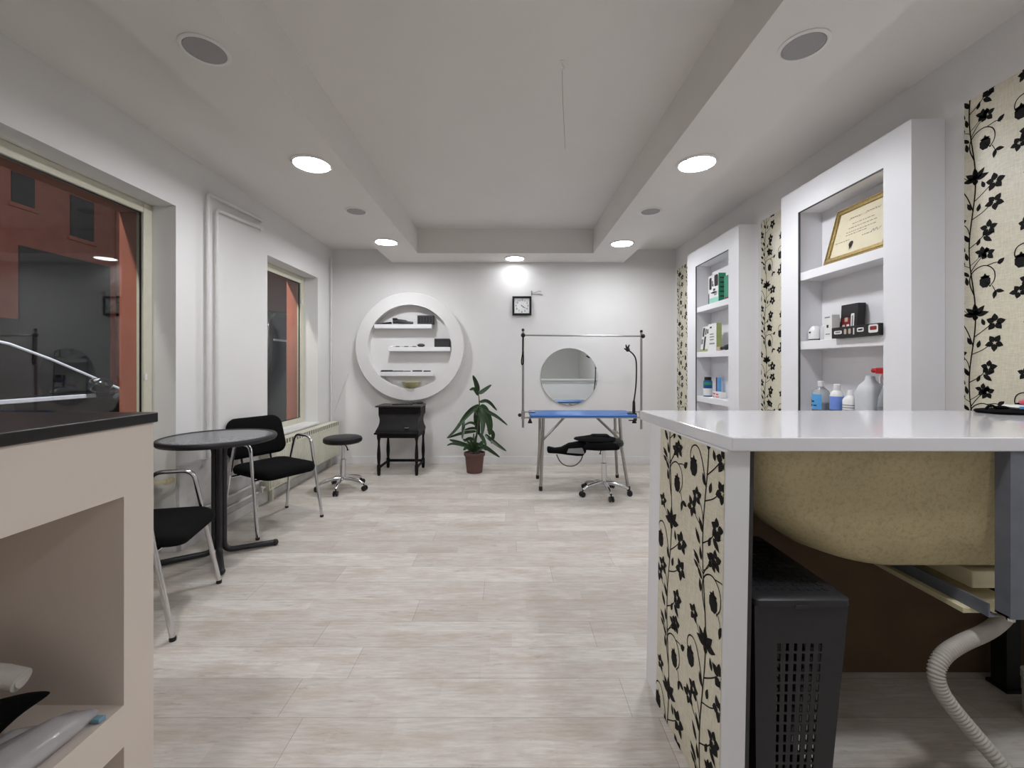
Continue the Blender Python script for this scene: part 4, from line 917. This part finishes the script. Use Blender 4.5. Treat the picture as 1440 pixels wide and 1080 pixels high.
# ------------------------------------------------------------------ reception desk on the left with its cubbyholes
DX = -1.067
rd = thing('reception_desk', 'white reception desk with black top and open cubbyholes', 'desk', (-1.35, .7, 0))
b = MB(); xb = -1.62
b.box(xb, DX, 1.182, 1.28, 0, 1.098); b.box(xb, DX, .20, .28, 0, 1.098); b.box(xb, xb + .02, .28, 1.182, 0, 1.098)
b.box(xb + .02, DX, .28, 1.182, .905, 1.098); b.box(xb + .02, DX, .28, 1.182, .212, .327); b.box(xb + .02, DX, .28, 1.182, 0, .06)
b.obj('body', 'desk', rd, smooth=False)
MB().box(xb - .02, DX + .010, .18, 1.286, 1.098, 1.128).obj('top', 'blackslab', rd, bevel=.003)
zz = .3275
def cloth_blob(name, label, cat, m, c, r, seed, amp=.12):
    q = MB(); blob(q, c, r, seed, 24, amp); return tag(q.obj(name, m, angle=70), label, cat)
bgk = MB()
bgk.loft([[(-1.14, 1.06, .452), (-1.14, 1.07, .456), (-1.142, 1.072, .45), (-1.142, 1.06, .447)],
          [(-1.20, 1.0, .43), (-1.20, 1.06, .462), (-1.20, 1.09, .44), (-1.20, 1.03, .405)],
          [(-1.24, .93, .36), (-1.25, 1.03, .468), (-1.26, 1.11, .42), (-1.25, 1.02, .3285)],
          [(-1.30, .86, .3285), (-1.31, .99, .458), (-1.33, 1.12, .41), (-1.31, 1.0, .3285)],
          [(-1.42, .84, .3285), (-1.43, .97, .44), (-1.45, 1.12, .39), (-1.44, 1.0, .3285)],
          [(-1.53, .90, .3285), (-1.54, .97, .38), (-1.55, 1.06, .37), (-1.54, 1.0, .3285)]])
ob = bgk.obj('black_cloth', 'blackfab'); sm_ = ob.modifiers.new('sub', 'SUBSURF'); sm_.levels = 2; sm_.render_levels = 2
tag(ob, 'crumpled black cloth in the upper cubbyhole of the reception desk', 'cloth')
rl = thing('cloth_roll', 'white rolled cloth lying on the black cloth in cubbyhole', 'roll', (-1.30, 1.08, .47))
MB().tube([(-1.24, 1.085, .468), (-1.30, 1.08, .486), (-1.50, 1.06, .505)], .026, 18, smooth=1).obj('roll', 'whitecloth', rl)
MB().tube([(-1.2385, 1.0851, .468), (-1.2395, 1.085, .468)], .017, 18).obj('roll_core', 'whitecloth', rl)
fl = MB(); rings = []
for i, (y, x, hw, hh) in enumerate(((1.135, -1.118, .006, .004), (1.12, -1.12, .032, .020), (1.07, -1.125, .045, .030), (.98, -1.135, .058, .036), (.86, -1.15, .068, .04), (.70, -1.165, .07, .038), (.60, -1.17, .05, .02))):
    ring = []
    for k in range(20):
        a = 2 * PI * k / 20; wob = 1 + .09 * math.sin(3 * a + i * 1.7) + .05 * math.sin(7 * a + i)
        ring.append((x + hw * math.cos(a) * wob, y + .01 * math.sin(2 * a + i), zz + .002 + hh + hh * max(-.97, math.sin(a) * wob)))
    rings.append(ring)
fl.loft(rings); tag(fl.obj('plastic_bag', 'film', angle=70), 'long clear plastic bag of white wipes on the desk cubbyhole shelf', 'bag')
fl = MB(); rings = []
for i, (y, x, hw, hh) in enumerate(((1.10, -1.215, .01, .006), (1.06, -1.225, .03, .016), (.99, -1.24, .028, .018), (.90, -1.255, .025, .016), (.80, -1.26, .02, .01))):
    ring = []
    for k in range(16):
        a = 2 * PI * k / 16; wob = 1 + .14 * math.sin(3 * a + i * 2.1)
        ring.append((x + hw * math.cos(a) * wob, y, zz + .002 + hh + hh * max(-.95, math.sin(a) * wob)))
    rings.append(ring)
tag(fl.loft(rings).obj('plastic_bag', 'film', angle=70), 'small crumpled clear bag between black cloth and long plastic bag', 'bag')
tag(MB().hexa([(-1.165, 1.118, zz + .001), (-1.075, 1.118, zz + .001), (-1.070, 1.134, zz + .001), (-1.163, 1.136, zz + .001), (-1.165, 1.118, zz + .013), (-1.075, 1.118, zz + .013), (-1.070, 1.134, zz + .013), (-1.163, 1.136, zz + .013)]).obj('nail_file', 'bluestrip', bevel=.002), 'pale blue strip poking from the plastic bag on the cubbyhole shelf', 'nail file')

# ------------------------------------------------------------------ bath counter on the right
bc = thing('bath_counter', 'white bath counter with a floral papered end panel', 'counter', (1.35, 1.48, 0))
top = [(.562, 1.838), (.603, 1.154), (2.1365, 1.154), (2.1365, 1.838)]
MB().prism([(x, y, 1.035) for x, y in top], (0, 0, .038)).obj('worktop', 'gloss', bc, bevel=.003, smooth=False)
A, B = Vector((.594, 1.17, 0)), Vector((.571, 1.724, 0)); LN = Vector((-.018, 0, 0)); W7 = Vector((.068, 0, 0)); UP = Vector((0, 0, 1.035))
MB().hexa([A + LN, A + LN + W7, B + LN + W7, B + LN, A + UP, A + W7 + UP, B + W7 + UP, B + UP]).obj('end_panel', 'cab', bc, bevel=.002, smooth=False)
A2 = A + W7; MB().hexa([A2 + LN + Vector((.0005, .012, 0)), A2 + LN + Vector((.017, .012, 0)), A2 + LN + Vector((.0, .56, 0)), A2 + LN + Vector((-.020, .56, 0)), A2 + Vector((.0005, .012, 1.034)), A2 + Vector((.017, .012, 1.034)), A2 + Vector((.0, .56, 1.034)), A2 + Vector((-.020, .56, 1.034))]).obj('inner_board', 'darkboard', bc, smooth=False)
# wallpaper on the outer face of the leaning end panel
uE = (A - B).normalized(); o3 = B + uE * .11 + LN; width = (A - B).length - .11; upv = (UP - LN); hgt = 1.03; upn = upv.normalized(); nn = Vector((uE.y, -uE.x, 0)).normalized()
if nn.x > 0: nn = -nn
mb = MB(); PP = lambda u, v, d: o3 + uE * u + upn * v + nn * d
mb.hexa([PP(0, .004, 0.0004), PP(width - .001, .004, 0.0004), PP(width - .001, .004, .002), PP(0, .004, .002), PP(0, hgt, 0.0004), PP(width - .001, hgt, 0.0004), PP(width - .001, hgt, .002), PP(0, hgt, .002)], 0)
for p_ in vines(width - .001, hgt, [(.098, .866), (.345, .594)], .60): mb.face([PP(a, b_, .0027) for a, b_ in p_ if True], 1)
mb.obj('floral_panel', ['linen', 'vine'], bc, smooth=False)
MB().box(.66, 2.135, 1.762, 1.772, 0, 1.034).obj('inner_back_board', 'brown', bc, smooth=False)
MB().box(.64, 2.135, 1.773, 1.79, 0, 1.034).obj('back_panel', 'cab', bc, smooth=False)

tbm = MB(); rings = []
for z, xl, yf, r in ((1.030, .674, 1.205, .08), (1.0, .682, 1.208, .09), (.93, .694, 1.212, .10), (.88, .712, 1.216, .11), (.84, .745, 1.220, .12), (.80, .80, 1.226, .13), (.765, .855, 1.234, .14), (.733, .915, 1.246, .15), (.71, .985, 1.266, .15), (.697, 1.06, 1.30, .14), (.692, 1.14, 1.35, .12)):
    z = z if z > .88 else .88 - (.88 - z) * 1.2
    rings.append(rrect(xl, 2.115 - (1.03 - z) * .35, yf, 1.735 - (yf - 1.205) * 1.1, r, z, 10))
tbm.loft(rings[::-1])
tbo = tbm.obj('bathtub', 'tub', angle=50); tag(tbo, 'tan glass fibre bathtub shell hanging under the white worktop', 'bathtub')

bf = thing('bath_stand', 'dark grey steel frame holding the bathtub on cream planks', 'frame', (1.6, 1.45, 0))
q = MB().box(1.361, 1.412, 1.158, 1.162, .578, 1.034); q.box(1.361, 1.365, 1.162, 1.196, .578, 1.034); q.box(1.361, 1.412, 1.1625, 1.196, .578, .584)
q.obj('post', 'bluesteel', bf)
MB().lathe([(.006, .560), (.009, .562), (.009, .578)], (1.387, 1.18, 0), 6).obj('bolt', 'chrome', bf)
q = MB().box(1.345, 1.375, 1.197, 1.75, .562, .566); q.box(1.345, 1.349, 1.197, 1.75, .566, .600); q.obj('rail', 'bluesteel', bf)
MB().box(1.385, 1.62, 1.275, 1.60, .6015, .653).obj('plank', 'cream', bf, bevel=.003)
MB().box(1.325, 1.52, 1.245, 1.70, .545, .5615).obj('plank', 'cream', bf, bevel=.002)
q = MB().box(1.93, 1.985, 1.655, 1.71, 0, .60); q.box(1.92, 1.995, 1.645, 1.72, 0, .012); q.obj('rear_leg', 'blackpl', bf)
MB().box(1.376, 2.05, 1.70, 1.73, .562, .59).obj('cross_rail', 'bluesteel', bf)

# laundry basket with slotted sides
lbk = thing('laundry_basket', 'charcoal slotted plastic laundry basket with lid under the bath counter', 'basket', (.83, 1.42, 0))
def side(mb, P0, P1, P2, P3, cols, rows, fu, fv, gu, gv):
    """Slotted wall between four corners (bottom-left, bottom-right, top-right, top-left); the slots are real openings."""
    us = [0]; vs = [0]
    for i in range(cols): c0 = gu + (1 - 2 * gu) * (i + .5) / cols; us += [c0 - fu / 2, c0 + fu / 2]
    for i in range(rows): c0 = gv[0] + (gv[1] - gv[0]) * (i + .5) / rows; vs += [c0 - fv / 2, c0 + fv / 2]
    us.append(1); vs.append(1)
    P = lambda u, v: (Vector(P0) * (1 - u) + Vector(P1) * u) * (1 - v) + (Vector(P3) * (1 - u) + Vector(P2) * u) * v
    V = [[mb.bm.verts.new(P(u, v)) for u in us] for v in vs]
    for j_ in range(len(vs) - 1):
        for i in range(len(us) - 1):
            if i % 2 == 1 and j_ % 2 == 1: continue
            mb.bm.faces.new([V[j_][i], V[j_][i + 1], V[j_ + 1][i + 1], V[j_ + 1][i]])
bx0, bx1, tx0, tx1 = .71, .918, .69, .955; by0, by1, ty0, ty1 = 1.225, 1.60, 1.20, 1.63; hz = .592
q = MB()
side(q, (bx0, by0, .006), (bx1, by0, .006), (tx1, ty0, hz), (tx0, ty0, hz), 6, 15, .036, .040, .225, (.06, .82))
side(q, (bx1, by0, .006), (bx1, by1, .006), (tx1, ty1, hz), (tx1, ty0, hz), 9, 15, .024, .040, .16, (.06, .82))
side(q, (bx1, by1, .006), (bx0, by1, .006), (tx0, ty1, hz), (tx1, ty1, hz), 6, 15, .036, .040, .225, (.06, .82))
side(q, (bx0, by1, .006), (bx0, by0, .006), (tx0, ty0, hz), (tx0, ty1, hz), 9, 15, .024, .040, .16, (.06, .82))
q.face([(bx0, by0, .006), (bx1, by0, .006), (bx1, by1, .006), (bx0, by1, .006)])
bmesh.ops.remove_doubles(q.bm, verts=q.bm.verts[:], dist=.0005)
ob = q.obj('body', 'basket', lbk, smooth=False); sd = ob.modifiers.new('thick', 'SOLIDIFY'); sd.thickness = .0035; sd.offset = -1
q = MB(); q.loft([rrect(tx0 - .004, tx1 + .006, ty0 - .006, ty1 + .006, .02, hz + .001), rrect(tx0 - .004, tx1 + .006, ty0 - .006, ty1 + .006, .02, hz + .018), rrect(tx0 + .003, tx1 - .001, ty0 + .001, ty1 - .001, .02, hz + .024), rrect(tx0 + .02, tx1 - .018, ty0 + .02, ty1 - .018, .02, hz + .024)])
lid = q.obj('lid', 'basket', lbk)
q = MB()
for i in range(9):
    for j_ in range(14):
        x = tx0 + .032 + i * .024; y = ty0 + .035 + j_ * .026
        if x < tx1 - .03: q.box(x, x + .013, y, y + .014, hz + .0235, hz + .0262)
q.obj('lid_texture', 'basket', lid)
MB().box(.80, .835, ty0 - .0085, ty0 - .0055, hz - .004, hz + .006).obj('latch', 'basket', lid, bevel=.001)

# ribbed waste hose
hp = chaikin([(1.72, 1.42, .62), (1.62, 1.36, .535), (1.46, 1.27, .49), (1.26, 1.22, .462), (1.20, 1.205, .415), (1.205, 1.195, .355), (1.26, 1.17, .275), (1.31, 1.12, .20), (1.345, 1.07, .13), (1.36, 1.02, .06), (1.36, .96, .024), (1.37, .86, .023), (1.42, .74, .023)], 4)
L = [0]
for a, b_ in zip(hp[:-1], hp[1:]): L.append(L[-1] + (b_ - a).length)
pts = []; rad = []; n = int(L[-1] / .0022); k = 0
for i in range(n):
    d = L[-1] * i / (n - 1)
    while k < len(L) - 2 and L[k + 1] < d: k += 1
    t = (d - L[k]) / max(1e-9, L[k + 1] - L[k]); pts.append(hp[k].lerp(hp[k + 1], t)); rad.append(.0205 if (i % 4) < 2 else .0178)
q = MB().tube(pts, rad, 16); tag(q.obj('waste_hose', 'hose', angle=180), 'grey ribbed waste hose looping down to the floor under bathtub', 'hose')
wp = MB(); wp.lathe([(.032, 0), (.032, .13), (.036, .132), (.036, .16), (.028, .162)], (1.90, 1.54, 0), 24); tag(wp.obj('waste_pipe', 'pipe'), 'short pale waste pipe standing on the floor behind the hose', 'pipe')

# things lying on the worktop by the wall
cb = thing('leash_bag', 'black cloth bag with loop handle on the worktop by the wall', 'bag', (2.03, 1.72, 1.073))
q = MB(); blob(q, (2.02, 1.735, 1.0795), (.10, .09, .0145), 8, 24, .10); q.obj('cloth', 'blackfab', cb)
MB().tube([(1.935, 1.735, 1.080), (1.945, 1.735, 1.100), (1.965, 1.735, 1.106), (1.985, 1.735, 1.090)], .005, 8, smooth=2).obj('handle', 'blackfab', cb)
MB().ball((1.995, 1.73, 1.096), .022, .02, .009).obj('fold', 'blackfab', cb)
wpk = thing('wipes_pack', 'blue and white packet lying on the black cloth bag', 'packet', (2.04, 1.70, 1.094))
q = MB(); q.loft([rrect(2.015, 2.075, 1.685, 1.745, .008, 1.0945), rrect(2.008, 2.08, 1.68, 1.75, .01, 1.101), rrect(2.015, 2.075, 1.685, 1.745, .008, 1.108)]); q.obj('packet', 'carton', wpk)
MB().box(2.012, 2.062, 1.6785, 1.682, 1.0965, 1.1045).obj('print', 'label_blue', wpk)
pk = thing('pink_brush', 'pink brush lying on the blue and white packet at photo right edge', 'brush', (2.08, 1.715, 1.108))
MB().ball((2.076, 1.715, 1.120), .020, .018, .011).obj('head', 'pinkpl', pk); MB().tube([(2.09, 1.715, 1.120), (2.13, 1.71, 1.121)], .006, 10).obj('handle', 'pinkpl', pk)

# ------------------------------------------------------------------ the street outside
struct(MB().box(-16, XO - .005, -6, 26, -.16, -.10).obj('street_ground', 'asphalt', smooth=False))
FX = -10.0
bd = thing('street_building', 'terracotta building with dark doorway across the street', 'building', (FX, 9, -.1))
def frect(y0, y1, z0, z1, m, name, x0=FX, x1=FX + .03):
    return MB().box(x0, x1, y0, y1, z0, z1).obj(name, m, bd, smooth=False)
MB().box(FX - .4, FX, -4, 26, -.1, 12).obj('wall', 'red', bd, smooth=False)
frect(8.69, 10.66, -.1, 3.71, 'shutter', 'doorway'); frect(8.3, 8.69, -.1, 2.2, 'shutter', 'side_door')
for y0, y1, z0, z1 in ((8.56, 8.97, 4.56, 5.17), (9.71, 10.25, 4.22, 5.15), (6.3, 7.4, 3.6, 5.2), (13.4, 14.6, 3.4, 5.2), (16.2, 17.3, 3.4, 5.2)):
    o = frect(y0, y1, z0, z1, 'shutter', 'window')
    MB().box(FX, FX + .06, y0 - .06, y1 + .06, z0 - .1, z0 - .02).obj('window_sill', 'red', o)
q = MB(); q.tube([(FX + .08, 10.85, -.1), (FX + .08, 10.85, 9)], .07, 12); q.obj('downpipe', 'red', bd)
q = MB()
for y0, y1, z0, z1 in ((10.70, 11.02, 2.96, 3.0), (10.70, 11.02, 2.5, 2.54), (10.70, 10.74, 2.5, 3.0), (10.98, 11.02, 2.5, 3.0)): q.box(FX + .15, FX + .2, y0, y1, z0, z1)
q.obj('wall_box', 'brown', bd)
frect(11.4, 15.8, -.1, 2.9, 'shutter', 'shop_front')

car = thing('parked_car', 'dark parked car with pale strips for highlights outside the near window', 'car', (-5.05, 3.9, -.1))
prof = [(1.55, .30), (1.50, .62), (1.56, .90), (1.72, 1.00), (3.2, 1.0), (4.62, .985), (5.45, .86), (5.78, .70), (5.86, .45), (5.80, .22), (1.70, .18)]
rings = []
for x, k in ((-4.17, .92), (-4.13, 1.0), (-5.97, 1.0), (-5.93, .92)):
    rings.append([(x, 3.7 + (y - 3.7) * (1 if k == 1 else .99), z if k == 1 else .6 + (z - .6) * k) for y, z in prof])
MB().loft(rings).obj('body', 'carpaint', car, bevel=.03, seg=3)
cab = [(1.85, 1.0), (2.45, 1.40), (2.95, 1.50), (3.45, 1.50), (3.78, 1.43), (4.62, 1.0)]
MB().loft([[(-4.22 - .26 * (z - 1.0), y, z) for y, z in cab], [(-5.88 + .26 * (z - 1.0), y, z) for y, z in cab]]).obj('cabin_glass', 'carglass', car, smooth=False)
MB().loft([[(-4.36, y, z - .012), (-4.40, y, z + .015), (-5.70, y, z + .015), (-5.74, y, z - .012)] for y, z in cab[1:5]]).obj('roof', 'carpaint', car)
for xs in (-4.222, -5.878):
    sg = 1 if xs > -5 else -1
    MB().tube([(xs - sg * .26 * (z - 1.0), y, z + .004) for y, z in [(4.66, .99)] + cab[::-1][1:-1] + [(1.85, 1.0)]], .014, 8, smooth=1).obj('window_trim', 'car_glint_stripe', car)  # pale tube for the light caught along roofline and pillar
    MB().box(-4.134, -4.112, 1.9, 4.25, .945, .985).obj('belt_glint', 'car_glint_stripe', car, bevel=.006) if sg > 0 else None  # highlight along the belt line, built as a pale bar
    MB().ball((xs + sg * .17, 4.22, 1.07), .10, .10, .075).obj('side_mirror', 'carpaint', car)
    MB().tube([(xs + sg * .17 + .02, 4.32, 1.05), (xs + sg * .2, 4.24, 1.13), (xs + sg * .2, 4.14, 1.12)], .012, 8, smooth=1).obj('mirror_glint', 'car_glint_stripe', car)  # pale tube for the glint on the mirror housing
for y in (2.35, 5.05):
    for x0, x1 in ((-4.36, -4.12), (-5.98, -5.74)):
        o = MB().lathe([(.31, x0), (.33, x0 + .02), (.33, x1 - .02), (.31, x1)], (0, y, .23), 32, 'x').obj('wheel', 'tyre', car)
        MB().lathe([(.2, x0 - .004), (.2, x1 + .004)], (0, y, .23), 24, 'x').obj('hub', 'steel', o)
MB().box(-4.16, -4.105, 4.55, 5.35, .90, .93).obj('wing_glint', 'car_glint_stripe', car, bevel=.01)  # pale bar for the highlight along the wing

van = thing('parked_van', 'charcoal van with a pale side stripe outside the far window', 'van', (-5.1, 9.6, -.1))
q = MB(); q.loft([[(x, y, z) for y, z in [(7.45, .15), (7.42, 1.0), (7.5, 1.9)] + [(7.5 + .30 * (1 - math.cos(a)), 1.95 + .30 * math.sin(a)) for a in (.3, .7, 1.1, 1.5)] + [(11.6, 2.25), (12.0, 1.5), (12.5, 1.0), (12.6, .15)]] for x in (-4.2, -6.0)])
q.obj('body', 'vanpaint', van, bevel=.04)
MB().box(-4.199, -4.185, 7.6, 11.2, 1.70, 1.735).obj('side_stripe', 'car_glint_stripe', van)
for y in (8.3, 11.6):
    for x0, x1 in ((-4.4, -4.17), (-6.03, -5.8)): MB().lathe([(.33, x0), (.34, x0 + .02), (.34, x1 - .02), (.33, x1)], (0, y, .24), 32, 'x').obj('wheel', 'tyre', van)
MB().box(-4.2, -4.188, 8.0, 9.4, 1.12, 1.62).obj('side_window', 'carglass', van)

# ------------------------------------------------------------------ light, world, camera
def area(name, loc, rot, size, e, col):
    l = bpy.data.lights.new(name, 'AREA'); l.shape = 'DISK'; l.size = size; l.energy = e; l.color = col
    o = bpy.data.objects.new(name, l); COL.objects.link(o); o.location = loc; o.rotation_euler = rot; return o
area('street_fill_light', (-2.75, 3.4, 4.2), (0, math.radians(90), 0), .5, 95, (.95, .96, 1.0))  # added light without a fixture, brightens the facade and car
for y_, z_, e_ in ((0.1, 3.3, 9), (3.45, 2.9, 6)):                # unseen fill lights added to brighten the outer window reveals
    a_ = area('reveal_fill_light', (-2.88, y_, z_), (math.radians(60), 0, 0), .08, e_, (1.0, .96, .9)); a_.data.spread = math.radians(110)
wd = bpy.data.worlds.new('night_sky'); bpy.context.scene.world = wd; wd.use_nodes = True
bgn = wd.node_tree.nodes['Background']; bgn.inputs['Color'].default_value = (.10, .115, .15, 1); bgn.inputs['Strength'].default_value = .25

cam = bpy.data.cameras.new('camera'); co = bpy.data.objects.new('camera', cam); COL.objects.link(co)
co.location = (0, 0, 1.27); co.rotation_euler = (PI / 2, 0, 0)
cam.sensor_width = 36; cam.sensor_fit = 'HORIZONTAL'; cam.lens = 15.0; cam.shift_x = 4 / 1440; cam.shift_y = -27 / 1440; cam.clip_start = .02; cam.clip_end = 200
sc = bpy.context.scene; sc.camera = co
sc.view_settings.view_transform = 'Standard'; sc.view_settings.look = 'None'; sc.view_settings.gamma = 1; sc.view_settings.exposure = 1.56
sc.view_settings.use_curve_mapping = False
